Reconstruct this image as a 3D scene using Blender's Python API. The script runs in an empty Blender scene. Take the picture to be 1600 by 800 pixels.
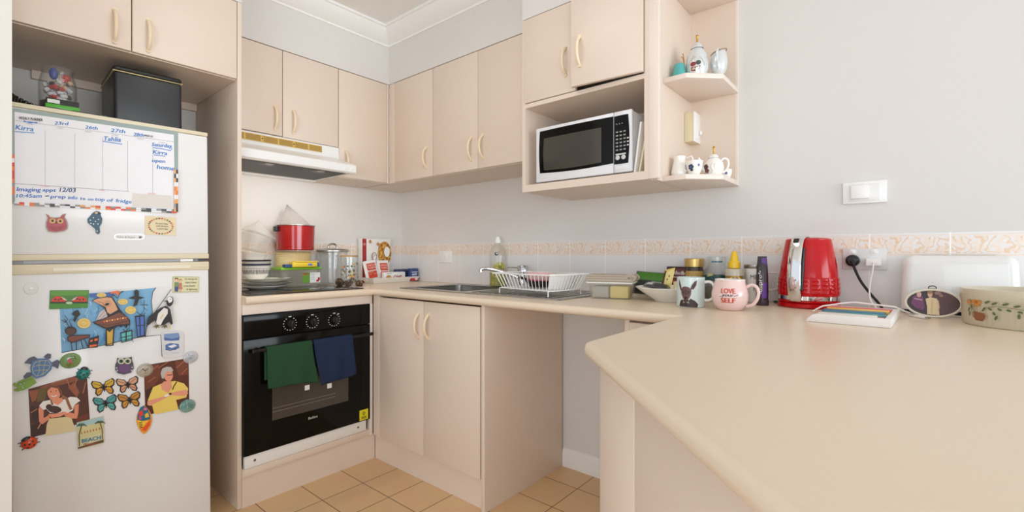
import bpy, bmesh, math, random
from mathutils import Matrix, Vector
random.seed(7)
S = bpy.context.scene
COL = S.collection
R_ = math.radians
# ------------------------------------------------------------------ camera
CAM = Vector((2.6741, -1.9972, 1.0747)); FOC = 729.956; YAW = 0.69735; CY = 397.28; CX = 799.88
cd = bpy.data.cameras.new('camera'); cam = bpy.data.objects.new('camera', cd); COL.objects.link(cam)
cd.sensor_width = 36.0; cd.lens = FOC / 1600 * 36; cd.shift_y = (CY - 400) / 1600; cd.clip_start = .02
cam.location = CAM; cam.rotation_euler = (R_(90), 0, YAW); S.camera = cam
# ------------------------------------------------------------------ light
S.view_settings.view_transform = 'Standard'; S.view_settings.look = 'None'
S.view_settings.exposure = 0.12
S.cycles.transparent_max_bounces = 32; S.cycles.max_bounces = 10; S.cycles.diffuse_bounces = 6; S.view_settings.gamma = 1.0; S.view_settings.use_curve_mapping = False
w = bpy.data.worlds.new('room_daylight'); S.world = w; w.use_nodes = True
w.node_tree.nodes['Background'].inputs[0].default_value = (0.90, 0.97, 1.07, 1)
w.node_tree.nodes['Background'].inputs[1].default_value = .95
def area(name, loc, target, sx, sy, power, col=(1, .97, .93)):
    l = bpy.data.lights.new(name, 'AREA'); l.shape = 'RECTANGLE'; l.size = sx; l.size_y = sy; l.energy = power; l.color = col
    o = bpy.data.objects.new(name, l); COL.objects.link(o); o.location = loc
    o.rotation_euler = (Vector(target) - Vector(loc)).to_track_quat('-Z', 'Y').to_euler(); return o
area('assumed_side_fill_light', (8.2, -1.3, 1.25), (0.3, -1.0, 1.15), 3.6, 2.1, 150, (.89, .955, 1.0))  # added fill beyond the room, assumed from the right; no window is seen
area('low_fill_light', (4.1, -5.2, .95), (.5, -.4, .95), 3.0, 1.9, 58, (.89, .955, 1.0))  # added low fill from behind the camera, no known glass door there
area('overhead_fill_light', (1.5, -1.3, 2.36), (1.5, -1.25, 0), .5, .5, 3, (.98, .985, 1.0))  # added weak overhead fill, no ceiling lamp is seen
# ------------------------------------------------------------------ helpers
def lin(c):
    return tuple(((x / 255) / 12.92 if x / 255 <= .04045 else ((x / 255 + .055) / 1.055) ** 2.4) for x in c) + (1,)
MATS = {}
def mat(name, rgb=(200, 200, 200), rough=.5, metal=0., spec=.5, coat=0., var=.03, scale=18., bump=0., bscale=200., emit=0.):
    if name in MATS: return MATS[name]
    m = bpy.data.materials.new(name); m.use_nodes = True; nt = m.node_tree; n = nt.nodes; b = n['Principled BSDF']
    c = lin(rgb); b.inputs['Roughness'].default_value = rough; b.inputs['Metallic'].default_value = metal
    b.inputs['Specular IOR Level'].default_value = spec; b.inputs['Coat Weight'].default_value = coat
    tc = n.new('ShaderNodeTexCoord'); no = n.new('ShaderNodeTexNoise'); no.inputs['Scale'].default_value = scale; no.inputs['Detail'].default_value = 3
    nt.links.new(tc.outputs['Object'], no.inputs['Vector'])
    mx = n.new('ShaderNodeMix'); mx.data_type = 'RGBA'
    mx.inputs[6].default_value = tuple(max(0, x * (1 - var)) for x in c[:3]) + (1,); mx.inputs[7].default_value = tuple(min(1, x * (1 + var)) for x in c[:3]) + (1,)
    nt.links.new(no.outputs['Fac'], mx.inputs[0]); nt.links.new(mx.outputs[2], b.inputs['Base Color'])
    if bump:
        n2 = n.new('ShaderNodeTexNoise'); n2.inputs['Scale'].default_value = bscale; bp = n.new('ShaderNodeBump'); bp.inputs['Strength'].default_value = bump; bp.inputs['Distance'].default_value = .002
        nt.links.new(tc.outputs['Object'], n2.inputs['Vector']); nt.links.new(n2.outputs['Fac'], bp.inputs['Height']); nt.links.new(bp.outputs['Normal'], b.inputs['Normal'])
    MATS[name] = m; return m
def glass(name, tint=(235, 238, 236), refl=.12, dens=.15, rough=.03):
    """thin clear glass or plastic: mostly see-through, a little body colour, a fresnel gloss"""
    if name in MATS: return MATS[name]
    m = bpy.data.materials.new(name); m.use_nodes = True; nt = m.node_tree; n = nt.nodes; n.remove(n['Principled BSDF'])
    out = n['Material Output']; tr = n.new('ShaderNodeBsdfTransparent'); tr.inputs[0].default_value = tuple(x ** .12 for x in lin(tint)[:3]) + (1,)
    df = n.new('ShaderNodeBsdfDiffuse'); df.inputs[0].default_value = lin(tint); gl = n.new('ShaderNodeBsdfGlossy'); gl.inputs['Roughness'].default_value = rough
    no = n.new('ShaderNodeTexNoise'); no.inputs['Scale'].default_value = 25
    mr = n.new('ShaderNodeMapRange'); mr.inputs['To Min'].default_value = dens * .8; mr.inputs['To Max'].default_value = dens * 1.2
    nt.links.new(no.outputs['Fac'], mr.inputs['Value'])
    a = n.new('ShaderNodeMixShader'); b = n.new('ShaderNodeMixShader'); lw = n.new('ShaderNodeLayerWeight'); lw.inputs['Blend'].default_value = .5; pw = n.new('ShaderNodeMath'); pw.operation = 'POWER'; pw.inputs[1].default_value = 2.4; nt.links.new(lw.outputs['Facing'], pw.inputs[0])
    ad = n.new('ShaderNodeMath'); ad.operation = 'MULTIPLY_ADD'; ad.inputs[1].default_value = .45; ad.inputs[2].default_value = refl * .15
    nt.links.new(pw.outputs[0], ad.inputs[0]); nt.links.new(mr.outputs[0], a.inputs[0])
    nt.links.new(tr.outputs[0], a.inputs[1]); nt.links.new(df.outputs[0], a.inputs[2])
    nt.links.new(ad.outputs[0], b.inputs[0]); nt.links.new(a.outputs[0], b.inputs[1]); nt.links.new(gl.outputs[0], b.inputs[2]); nt.links.new(b.outputs[0], out.inputs[0])
    MATS[name] = m; return m
def col(rgb, rough=.45):
    return mat('paint_%02x%02x%02x' % tuple(rgb), rgb, rough, var=.02)
def V(*a): return Vector(a)
_text = {}
def text_geo(s):
    if s not in _text:
        c = bpy.data.curves.new('t', 'FONT'); c.body = s; c.resolution_u = 2; o = bpy.data.objects.new('t', c)
        me = bpy.data.meshes.new_from_object(o); vs = [(v.co.x, v.co.y) for v in me.vertices]; fs = [tuple(p.vertices) for p in me.polygons]
        bpy.data.objects.remove(o); bpy.data.curves.remove(c); bpy.data.meshes.remove(me)
        xs = [a for a, b in vs]; x0, x1 = min(xs), max(xs)
        _text[s] = ([((a - x0) / (x1 - x0), b / .72) for a, b in vs], fs)
    return _text[s]
FR = {}
def frame_of(o): return FR.get(o.name, Matrix()) if o else Matrix()
class MB:
    def __init__(s): s.v = []; s.f = []; s.m = []; s.mats = []; s.mi = 0
    def use(s, m):
        if m not in s.mats: s.mats.append(m)
        s.mi = s.mats.index(m); return s
    def add(s, vs, fs):
        k = len(s.v); s.v += [Vector(v) for v in vs]; s.f += [tuple(i + k for i in f) for f in fs]; s.m += [s.mi] * len(fs); return s
    def bm(s, t, M=None):
        bmesh.ops.recalc_face_normals(t, faces=t.faces[:]); t.verts.index_update()
        s.add([(M @ v.co) if M else v.co for v in t.verts], [tuple(v.index for v in f.verts) for f in t.faces]); t.free(); return s
    def box(s, x0, x1, y0, y1, z0, z1, b=0, seg=2, M=None):
        t = bmesh.new(); bmesh.ops.create_cube(t, size=1)
        for v in t.verts: v.co = V((x0 + x1) / 2 + v.co.x * (x1 - x0), (y0 + y1) / 2 + v.co.y * (y1 - y0), (z0 + z1) / 2 + v.co.z * (z1 - z0))
        if b: bmesh.ops.bevel(t, geom=t.edges[:], offset=b, segments=seg, affect='EDGES', profile=.5)
        return s.bm(t, M)
    def prism(s, pts, vec, b=0, seg=2, M=None, only=None):
        t = bmesh.new(); vec = Vector(vec); a = [t.verts.new(p) for p in pts]; c = [t.verts.new(Vector(p) + vec) for p in pts]; n = len(pts)
        t.faces.new(a[::-1]); t.faces.new(c)
        for i in range(n): t.faces.new((a[i], a[(i + 1) % n], c[(i + 1) % n], c[i]))
        bmesh.ops.recalc_face_normals(t, faces=t.faces[:])
        if b:
            E = t.edges[:] if only is None else [e for e in t.edges if only((e.verts[0].co + e.verts[1].co) / 2, e)]
            bmesh.ops.bevel(t, geom=E, offset=b, segments=seg, affect='EDGES', profile=.5, clamp_overlap=True)
        return s.bm(t, M)
    def lathe(s, prof, c=(0, 0, 0), seg=32, M=None, sx=1, sy=1):
        vs = []; fs = []; n = len(prof); c = Vector(c)
        for i in range(seg):
            a = 2 * math.pi * i / seg
            for r, z in prof: vs.append(V(r * math.cos(a) * sx, r * math.sin(a) * sy, z))
        vs = [(M @ v if M else v) + c for v in vs]
        for i in range(seg):
            j = (i + 1) % seg
            for k in range(n - 1): fs.append((i * n + k, j * n + k, j * n + k + 1, i * n + k + 1))
        t = bmesh.new(); tv = [t.verts.new(v) for v in vs]
        for f in fs: t.faces.new([tv[i] for i in f])
        bmesh.ops.remove_doubles(t, verts=t.verts[:], dist=1e-6)
        return s.bm(t)
    def tube(s, pts, r, seg=8, close=False, flat=1.0):
        pts = [Vector(p) for p in pts]; n = len(pts); vs = []; fs = []; up = None
        rr = list(r) if isinstance(r, (list, tuple)) else [r] * n
        if 4 <= n <= 12 and not close:      # round the bends
            P2 = []; R2 = []
            for i in range(n - 1):
                a, b, c, d = pts[max(i - 1, 0)], pts[i], pts[i + 1], pts[min(i + 2, n - 1)]
                for k in range(5): s_ = k / 5; P2.append(.5 * (2 * b + (c - a) * s_ + (2 * a - 5 * b + 4 * c - d) * s_ ** 2 + (3 * b - a - 3 * c + d) * s_ ** 3)); R2.append(rr[i] + (rr[i + 1] - rr[i]) * s_)
            pts = P2 + [pts[-1]]; rr = R2 + [rr[-1]]; n = len(pts)
        for i, p in enumerate(pts):
            if close: d = pts[(i + 1) % n] - pts[i - 1]
            else: d = pts[min(i + 1, n - 1)] - pts[max(i - 1, 0)]
            d.normalize()
            if up is None:
                up = V(0, 0, 1) if abs(d.z) < .9 else V(1, 0, 0)
            a = up - d * up.dot(d); a.normalize(); up = a; b = d.cross(a)
            for k in range(seg):
                q = 2 * math.pi * k / seg; vs.append(p + a * math.cos(q) * rr[i] + b * math.sin(q) * rr[i] * flat)
        for i in range(n if close else n - 1):
            j = (i + 1) % n
            for k in range(seg): l = (k + 1) % seg; fs.append((i * seg + k, i * seg + l, j * seg + l, j * seg + k))
        if not close: fs.append(tuple(range(seg))[::-1]); fs.append(tuple((n - 1) * seg + k for k in range(seg)))
        return s.add(vs, fs)
    def cyl(s, p0, p1, r0, r1=None, seg=24):
        return s.tube([p0, p1], [r0, r0 if r1 is None else r1], seg)
    def sphere(s, c, rx, ry, rz, seg=20, M=None):
        t = bmesh.new(); bmesh.ops.create_uvsphere(t, u_segments=seg, v_segments=seg // 2, radius=1)
        for v in t.verts:
            q = V(v.co.x * rx, v.co.y * ry, v.co.z * rz); v.co = (M @ q if M else q) + Vector(c)
        return s.bm(t)
    def build(s, name, m=None, parent=None, org=None, smooth=True, ang=32):
        me = bpy.data.meshes.new(name); F = frame_of(parent)
        if parent is None and org is not None: F = Matrix.Translation(org)
        I = F.inverted(); me.from_pydata([I @ v for v in s.v], [], s.f); me.validate()
        ms = s.mats if s.mats else [m]
        for q in ms: me.materials.append(q)
        if s.mats and len(me.polygons) == len(s.m): me.polygons.foreach_set('material_index', s.m)
        if smooth:
            me.polygons.foreach_set('use_smooth', [True] * len(me.polygons)); me.set_sharp_from_angle(angle=R_(ang))
        me.update(); o = bpy.data.objects.new(name, me); COL.objects.link(o)
        if parent is not None: o.parent = parent; FR[o.name] = F
        elif org is not None: o.location = org; FR[o.name] = F
        return o
def tag(o, label, cat, group=None):
    o['label'] = label; o['category'] = cat
    if group: o['group'] = group
    return o
def thing(name, label, cat, loc, rot=None, group=None):
    o = bpy.data.objects.new(name, None); o.empty_display_size = .05; COL.objects.link(o)
    M = Matrix.Translation(loc) @ (rot.to_4x4() if rot is not None else Matrix()); o.matrix_basis = M; FR[o.name] = M
    return tag(o, label, cat, group)
def struct(name, mb, m=None, **k):
    o = mb.build(name, m, **k); o['kind'] = 'structure'; return o
def sub(o, label): o['label'] = label; return o
def camray(u, v):
    c, s_ = math.cos(YAW), math.sin(YAW); return V(-s_, c, 0) + V(c, s_, 0) * ((u - CX) / FOC) + V(0, 0, 1) * ((CY - v) / FOC)
class Art:
    """flat printing on a surface: polygons, strokes and lettering laid through a mapping f(a, b, height above surface)"""
    def __init__(s, f, h0=.0006, dh=.00012): s.f = f; s.h = h0; s.dh = dh; s.mb = MB()
    def poly(s, rgb, pts, rough=.45):
        s.mb.use(col(rgb, rough)); P = [s.f(a, b, s.h) for a, b in pts]; s.mb.add(P, [tuple(range(len(P)))]); s.h += s.dh; return s
    def ell(s, rgb, cx, cy, rx, ry, rot=0, n=20, rough=.45):
        c, d = math.cos(rot), math.sin(rot)
        return s.poly(rgb, [(cx + rx * math.cos(t) * c - ry * math.sin(t) * d, cy + rx * math.cos(t) * d + ry * math.sin(t) * c) for t in [2 * math.pi * i / n for i in range(n)]], rough)
    def line(s, rgb, pts, wd):
        s.mb.use(col(rgb)); L = []; Rr = []; n = len(pts)
        for i, (a, b) in enumerate(pts):
            p, q = pts[max(i - 1, 0)], pts[min(i + 1, n - 1)]; dx, dy = q[0] - p[0], q[1] - p[1]; l = math.hypot(dx, dy) or 1
            L.append((a - dy / l * wd / 2, b + dx / l * wd / 2)); Rr.append((a + dy / l * wd / 2, b - dx / l * wd / 2))
        P = [s.f(a, b, s.h) for a, b in L] + [s.f(a, b, s.h) for a, b in Rr]
        s.mb.add(P, [(i, i + 1, n + i + 1, n + i) for i in range(n - 1)]); s.h += s.dh; return s
    def text(s, rgb, t, a0, b0, a1, b1, hgt, slant=0., bold=0.):
        """baseline from (a0,b0) to (a1,b1), cap height hgt towards smaller b (set hgt<0 for larger b)"""
        s.mb.use(col(rgb)); vs, fs = text_geo(t); dx, dy = a1 - a0, b1 - b0; l = math.hypot(dx, dy)
        for k in ([0] if not bold else [-bold, bold]):
            P = [s.f(a0 + dx * x + slant * y * hgt + k, b0 + dy * x - y * hgt, s.h) for x, y in vs]; s.mb.add(P, fs)
        s.h += s.dh; return s
    def build(s, name, parent): return s.mb.build(name, None, parent, smooth=False)
def plane_map(o, U, W):
    o, U, W = Vector(o), Vector(U), Vector(W); N = U.cross(W).normalized()
    return lambda a, b, h: o + U * a + W * b + N * h
def cyl_map(c, r, facing):
    """a = metres round the curve (positive to the right seen from outside), b = metres up; r may be a function of b"""
    c = Vector(c)
    def f(a, b, h):
        q = (r(b) if callable(r) else r) + h; t = facing + a / (r(0.05) if callable(r) else r); return c + V(q * math.cos(t), q * math.sin(t), b)
    return f
def facing_cam(x, y): return math.atan2(CAM.y - y, CAM.x - x)
# ------------------------------------------------------------------ shared materials
LAM = mat('cream_laminate', (226, 209, 193), .42, var=.012)
LAME = mat('pale_laminate_edge', (234, 221, 209), .4, var=.01)
HAND = mat('cream_handle_plastic', (236, 216, 186), .3, var=.01)
WALL = mat('painted_wall', (221, 218, 214), .75, var=.01, scale=3, bump=.04)
CEIL = mat('ceiling_paint', (240, 240, 238), .8, var=.008)
WHITEG = mat('white_gloss_paint', (238, 236, 232), .35, var=.01)
BENCH = mat('cream_benchtop_laminate', (228, 211, 188), .3, var=.015, scale=60)
WHITEP = mat('white_plastic', (240, 240, 238), .3, var=.01)
STEEL = mat('stainless_steel', (185, 183, 178), .28, metal=1, var=.05, scale=40)
CHROME = mat('polished_chrome', (225, 225, 225), .07, metal=1, var=.01)
BLACKG = mat('black_glass', (10, 10, 10), .1, var=0, spec=.2)
BLACKP = mat('black_plastic', (22, 22, 22), .35)
PORC = mat('white_porcelain', (240, 238, 232), .16, var=.01, coat=.3)
# ================================================================== the room
ZB = .895
def floor_mat():
    m = bpy.data.materials.new('tan_floor_tile'); m.use_nodes = True; nt = m.node_tree; n = nt.nodes; b = n['Principled BSDF']
    tc = n.new('ShaderNodeTexCoord'); mp = n.new('ShaderNodeMapping'); mp.inputs['Location'].default_value = (-.7305 + .0015 + 4, .7628 + .0015 + 4, 0)
    br = n.new('ShaderNodeTexBrick'); br.offset = 0; br.squash = 1
    for k, v in (('Scale', 1), ('Brick Width', .2), ('Row Height', .2), ('Mortar Size', .0022), ('Mortar Smooth', .2), ('Bias', 0)): br.inputs[k].default_value = v
    br.inputs['Color1'].default_value = lin((224, 188, 143)); br.inputs['Color2'].default_value = lin((217, 180, 136)); br.inputs['Mortar'].default_value = lin((112, 84, 58))
    no = n.new('ShaderNodeTexNoise'); no.inputs['Scale'].default_value = 9; mx = n.new('ShaderNodeMix'); mx.data_type = 'RGBA'; mx.blend_type = 'OVERLAY'; mx.inputs[0].default_value = .12
    L = nt.links.new; L(tc.outputs['Object'], mp.inputs['Vector']); L(mp.outputs[0], br.inputs['Vector']); L(tc.outputs['Object'], no.inputs['Vector'])
    L(br.outputs['Color'], mx.inputs[6]); L(no.outputs['Color'], mx.inputs[7]); L(mx.outputs[2], b.inputs['Base Color']); b.inputs['Roughness'].default_value = .35
    bp = n.new('ShaderNodeBump'); bp.inputs['Strength'].default_value = .4; bp.inputs['Distance'].default_value = .002; bp.invert = True
    L(br.outputs['Fac'], bp.inputs['Height']); L(bp.outputs[0], b.inputs['Normal']); return m
struct('floor', MB().box(-.1, 4.6, -4.6, .1, -.06, 0), floor_mat())
struct('ceiling', MB().box(-.1, 4.6, -4.6, .1, 2.4, 2.46), CEIL)
struct('wall_left', MB().box(-.1, 0, -1.9, 0, 0, 2.4), WALL)
struct('wall_back', MB().box(-.1, 4.6, 0, .1, 0, 2.4), WALL)
jx = CAM.x + (camray(18.6, 400).x) * ((-1.9 - CAM.y) / camray(18.6, 400).y)
struct('wall_front', MB().box(-.1, jx, -2.02, -1.9, 0, 2.4), mat('pale_wall_end_paint', (214, 211, 203), .6, var=.01, scale=4))
struct('wall_soffit_left', MB().box(0, .3067, -1.217, 0, 2.092, 2.4), WALL)
struct('wall_soffit_back', MB().box(.3067, 1.392, -.3224, 0, 2.092, 2.4), WALL)
struct('wall_soffit_fridge', MB().box(0, .53, -1.9, -1.217, 2.137, 2.4), WALL)
struct('wall_soffit_microwave', MB().box(1.395, 1.991, -.4, 0, 2.097, 2.4), WALL)
# cornice: cove profile (out from the wall, height)
cove = [(0, 2.312), (.006, 2.312), (.008, 2.322), (.016, 2.326), (.03, 2.335), (.05, 2.352), (.066, 2.372), (.074, 2.386), (.082, 2.388), (.084, 2.4), (0, 2.4)]
def cornice(name, a, b):       # a(d), b(d) give the mitred ends
    t = MB(); n = len(cove); A = [V(*a(d), z) for d, z in cove]; B = [V(*b(d), z) for d, z in cove]
    t.add(A + B, [(i, (i + 1) % n, n + (i + 1) % n, n + i) for i in range(n)] + [tuple(range(n)), tuple(range(n, 2 * n))]); struct(name, t, CEIL, ang=20)
cornice('trim_1', lambda d: (.3067 + d, -.3224 - d), lambda d: (.3067 + d, -1.217))
cornice('trim_2', lambda d: (.3067 + d, -.3224 - d), lambda d: (1.395, -.3224 - d))
# wall tiles with a printed scroll border
def tile_mat():
    m = bpy.data.materials.new('white_tile_with_scroll_border'); m.use_nodes = True; nt = m.node_tree; n = nt.nodes; b = n['Principled BSDF']; L = nt.links.new
    g = n.new('ShaderNodeTexCoord'); sx = n.new('ShaderNodeSeparateXYZ'); L(g.outputs['Object'], sx.inputs[0])
    def M(op, a, b_=None, c=None):
        k = n.new('ShaderNodeMath'); k.operation = op
        for i, q in enumerate((a, b_, c)):
            if q is None: continue
            if isinstance(q, (int, float)): k.inputs[i].default_value = q
            else: L(q, k.inputs[i])
        return k.outputs[0]
    u = M('ADD', M('SUBTRACT', sx.outputs[0], sx.outputs[1]), 10.008)       # runs along either wall
    fr = M('FRACT', M('DIVIDE', u, .2)); z = sx.outputs[2]
    band = M('MULTIPLY', M('GREATER_THAN', z, 1.078), M('LESS_THAN', z, 1.131))
    edge = M('ADD', M('LESS_THAN', M('ABSOLUTE', M('SUBTRACT', z, 1.073)), .0022), M('LESS_THAN', M('ABSOLUTE', M('SUBTRACT', z, 1.1355)), .0016))
    cb = n.new('ShaderNodeCombineXYZ'); L(M('MULTIPLY', fr, .2), cb.inputs[0]); L(z, cb.inputs[1])
    no = n.new('ShaderNodeTexNoise'); no.inputs['Scale'].default_value = 34; no.inputs['Detail'].default_value = 3; no.inputs['Distortion'].default_value = 1.6; L(cb.outputs[0], no.inputs['Vector'])
    wv = n.new('ShaderNodeTexWave'); wv.inputs['Scale'].default_value = 11; wv.inputs['Distortion'].default_value = 16; wv.inputs['Detail'].default_value = 2.5; wv.inputs['Detail Scale'].default_value = 2.2; L(cb.outputs[0], wv.inputs['Vector'])
    r1 = n.new('ShaderNodeValToRGB'); r1.color_ramp.elements[0].position = .47; r1.color_ramp.elements[1].position = .57; L(no.outputs['Fac'], r1.inputs[0])
    r2 = n.new('ShaderNodeValToRGB'); r2.color_ramp.elements[0].position = .72; r2.color_ramp.elements[1].position = .95; L(wv.outputs['Fac'], r2.inputs[0])
    def mix(f, a, c):
        k = n.new('ShaderNodeMix'); k.data_type = 'RGBA'
        (L(f, k.inputs[0]) if not isinstance(f, float) else setattr(k.inputs[0], 'default_value', f))
        for i, q in ((6, a), (7, c)):
            if isinstance(q, tuple): k.inputs[i].default_value = lin(q)
            else: L(q, k.inputs[i])
        return k.outputs[2]
    scroll = mix(r2.outputs[0], mix(r1.outputs[0], (232, 226, 222), (236, 217, 199)), (229, 200, 170))
    c = mix(band, (228, 227, 227), scroll); c = mix(edge, c, (235, 214, 195))
    ft = M('ABSOLUTE', M('SUBTRACT', fr, .5)); gro = M('GREATER_THAN', ft, .4905)
    c = mix(gro, c, (246, 243, 238)); L(c, b.inputs['Base Color']); b.inputs['Roughness'].default_value = .25
    bp = n.new('ShaderNodeBump'); bp.invert = True; bp.inputs['Strength'].default_value = .35; bp.inputs['Distance'].default_value = .002; L(gro, bp.inputs['Height']); L(bp.outputs[0], b.inputs['Normal']); return m
TILE = tile_mat()
struct('trim_3', MB().box(.006, 3.2, -.006, 0, ZB, 1.1445, b=.0012, seg=1), TILE)
struct('trim_4', MB().box(0, .006, -1.217, 0, ZB, 1.1445, b=.0012, seg=1), TILE)
struct('baseboard_back', MB().prism([V(1.346, 0, 0), V(1.346, -.014, 0), V(1.346, -.014, .075), V(1.346, -.007, .092), V(1.346, 0, .095)], (.62, 0, 0)), WHITEG)
# ================================================================== cabinets
def bow_handle(p, axis, out, L_, parent, rise=.026):
    """bow pull: p = centre on the door face, axis = along the bar, out = away from the door"""
    p, axis, out = Vector(p), Vector(axis), Vector(out); pts = []
    for i in range(17):
        t = i / 16 * 2 - 1; pts.append(p + axis * (L_ / 2 * t) + out * (rise * (1 - abs(t) ** 2.6) + .001))
    m = MB().tube(pts, [.0062 if 2 < i < 14 else .0056 + .001 * abs(8 - i) / 8 for i in range(17)], 10)
    for t in (0, 16): m.cyl(pts[t] - out * .001, pts[t] + out * .006, .0072, seg=12)
    m.build('handle', HAND, parent)
def door_x(parent, x, y0, y1, z0, z1, hy=None, hz=None, th=.017):      # front faces +x
    d = MB().box(x - th, x, y0 + .0015, y1 - .0015, z0, z1, b=.0018).build('door', LAM, parent)
    if hy is not None: bow_handle((x, hy, hz), (0, 0, 1), (1, 0, 0), .112, d)
    return d
def door_y(parent, y, x0, x1, z0, z1, hx=None, hz=None, th=.017):      # front faces -y
    d = MB().box(x0 + .0015, x1 - .0015, y, y + th, z0, z1, b=.0018).build('door', LAM, parent)
    if hx is not None: bow_handle((hx, y, hz), (0, 0, 1), (0, -1, 0), .112, d)
    return d
def shell(x0, x1, y0, y1, z0, z1, open_=None, t=.016):
    m = MB().use(LAM)
    m.box(x0, x1, y0, y1, z0, z0 + t).box(x0, x1, y0, y1, z1 - t, z1)
    if open_ == 'x': m.box(x0, x1, y0, y0 + t, z0 + t, z1 - t).box(x0, x1, y1 - t, y1, z0 + t, z1 - t).box(x0, x0 + .006, y0 + t, y1 - t, z0 + t, z1 - t)
    else: m.box(x0, x0 + t, y0, y1, z0 + t, z1 - t).box(x1 - t, x1, y0, y1, z0 + t, z1 - t).box(x0 + t, x1 - t, y1 - .006, y1, z0 + t, z1 - t)
    return m
XA = .3067
c = thing('wall_cabinet', 'two-door cream wall cabinet above the white range hood', 'cabinet', (0, -.93, 1.658), group='cream kitchen cabinets')
shell(.001, XA - .017, -1.216, -.6485, 1.66, 2.09, 'x').build('carcass', None, c)
door_x(c, XA, -1.203, -.9483, 1.6615, 2.088, -.986, 1.745); door_x(c, XA, -.9483, -.6485, 1.6585, 2.088, -.897, 1.745)
MB().box(XA - .017, XA, -1.2165, -1.204, 1.66, 2.09).build('filler_strip', LAME, c)
c = thing('wall_cabinet', 'single-door cream wall cabinet in the corner right of the range hood', 'cabinet', (0, -.45, 1.4988), group='cream kitchen cabinets')
shell(.001, XA - .017, -.6475, -.3235, 1.4988, 2.09, 'x').build('carcass', None, c)
door_x(c, XA, -.6475, -.334, 1.5015, 2.088, -.606, 1.59); MB().box(XA - .017, XA, -.3335, -.3235, 1.4988, 2.09).build('filler_strip', LAME, c)
YB = -.3224
c = thing('wall_cabinet', 'single-door cream wall cabinet against the room corner, with a corner stile', 'cabinet', (.5, 0, 1.4988), group='cream kitchen cabinets')
shell(.002, .7065, YB + .017, -.001, 1.4988, 2.09, 'y').build('carcass', None, c)
door_y(c, YB, .3641, .7065, 1.5015, 2.088, .655, 1.61); MB().box(XA + .001, .3635, YB, YB + .017, 1.4988, 2.09, b=.001).build('filler_strip', LAM, c)
c = thing('wall_cabinet', 'two-door cream wall cabinet between the corner cabinet and the microwave unit', 'cabinet', (1.05, 0, 1.4988), group='cream kitchen cabinets')
shell(.7075, 1.392, YB + .017, -.001, 1.4988, 2.09, 'y').build('carcass', None, c)
door_y(c, YB, .7075, 1.049, 1.5015, 2.088, 1.005, 1.607); door_y(c, YB, 1.049, 1.3915, 1.5015, 2.088, 1.083, 1.607)
# microwave unit
YM = -.4
c = thing('microwave_cabinet', 'cream wall unit with two top doors and an open niche holding the microwave', 'cabinet', (1.68, 0, 1.345), group='cream kitchen cabinets')
m = MB().use(LAM); m.box(1.395, 1.411, YM, -.001, 1.345, 2.095).box(1.958, 1.974, YM, -.001, 1.345, 2.095)
m.box(1.411, 1.958, YM, -.001, 1.345, 1.375).box(1.411, 1.958, YM, -.001, 1.709, 1.727).box(1.411, 1.958, YM + .02, -.001, 2.079, 2.095).box(1.411, 1.958, -.012, -.001, 1.375, 1.709)
m.build('carcass', None, c)
door_y(c, YM - .001, 1.399, 1.668, 1.731, 2.094, 1.622, 1.858)
hx = 1.957; A = Matrix.Translation((hx, YM - .001, 0)) @ Matrix.Rotation(R_(5.2), 4, 'Z') @ Matrix.Translation((-hx, -(YM - .001), 0))
d = MB().box(1.671, 1.957, YM - .018, YM - .001, 1.731, 2.094, b=.0018, M=A).build('door', LAM, c)
fp = A @ V(1.71, YM - .018, 1.862); bow_handle(fp, (0, 0, 1), (A.to_3x3() @ V(0, -1, 0)), .112, d)
MB().box(1.974, 2.012, YM, YM + .018, 1.345, 2.095, b=.001).build('filler_strip', LAME, c)
# open end shelves
c = thing('corner_shelf_unit', 'cream open end shelf unit with clipped-corner shelves beside the microwave', 'shelf', (2.08, 0, 1.345), group='cream kitchen cabinets')
MB().box(1.9755, 1.991, -.36, -.001, 1.345, 2.3, b=.001).build('side_panel', LAM, c)
bk = MB().use(LAM).box(1.991, 2.165, -.016, -.001, 1.345, 2.3); bk.use(LAME).box(2.165, 2.1745, -.0165, -.001, 1.345, 2.3); bk.build('back_panel', None, c)
for z in (1.345, 1.7083, 2.0757):
    MB().prism([V(1.9912, -.0165, z), V(1.9912, -.312, z), V(2.077, -.312, z), V(2.1765, -.217, z), V(2.1765, -.0165, z)], (0, 0, .018), b=.0012).build('shelf', LAME, c)
# cabinet above the fridge, tall panel
c = thing('overhead_cabinet', 'two-door cream cabinet high above the refrigerator', 'cabinet', (.26, -1.55, 1.809), group='cream kitchen cabinets')
shell(.001, .513, -1.8985, -1.2345, 1.808, 2.136, 'x').build('carcass', None, c)
door_x(c, .53, -1.8985, -1.584, 1.811, 2.134, -1.632, 1.884); door_x(c, .53, -1.584, -1.2345, 1.811, 2.134, -1.536, 1.884)
MB().box(.001, .022, -1.80, -1.2345, 1.775, 1.8075).build('rear_batten', LAM, c)
tag(MB().box(.001, .53, -1.2335, -1.2172, 0, 2.136, b=.001).build('tall_end_panel', LAM, None, (.26, -1.225, 0)), 'tall cream side panel standing between refrigerator and oven', 'panel')
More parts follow.
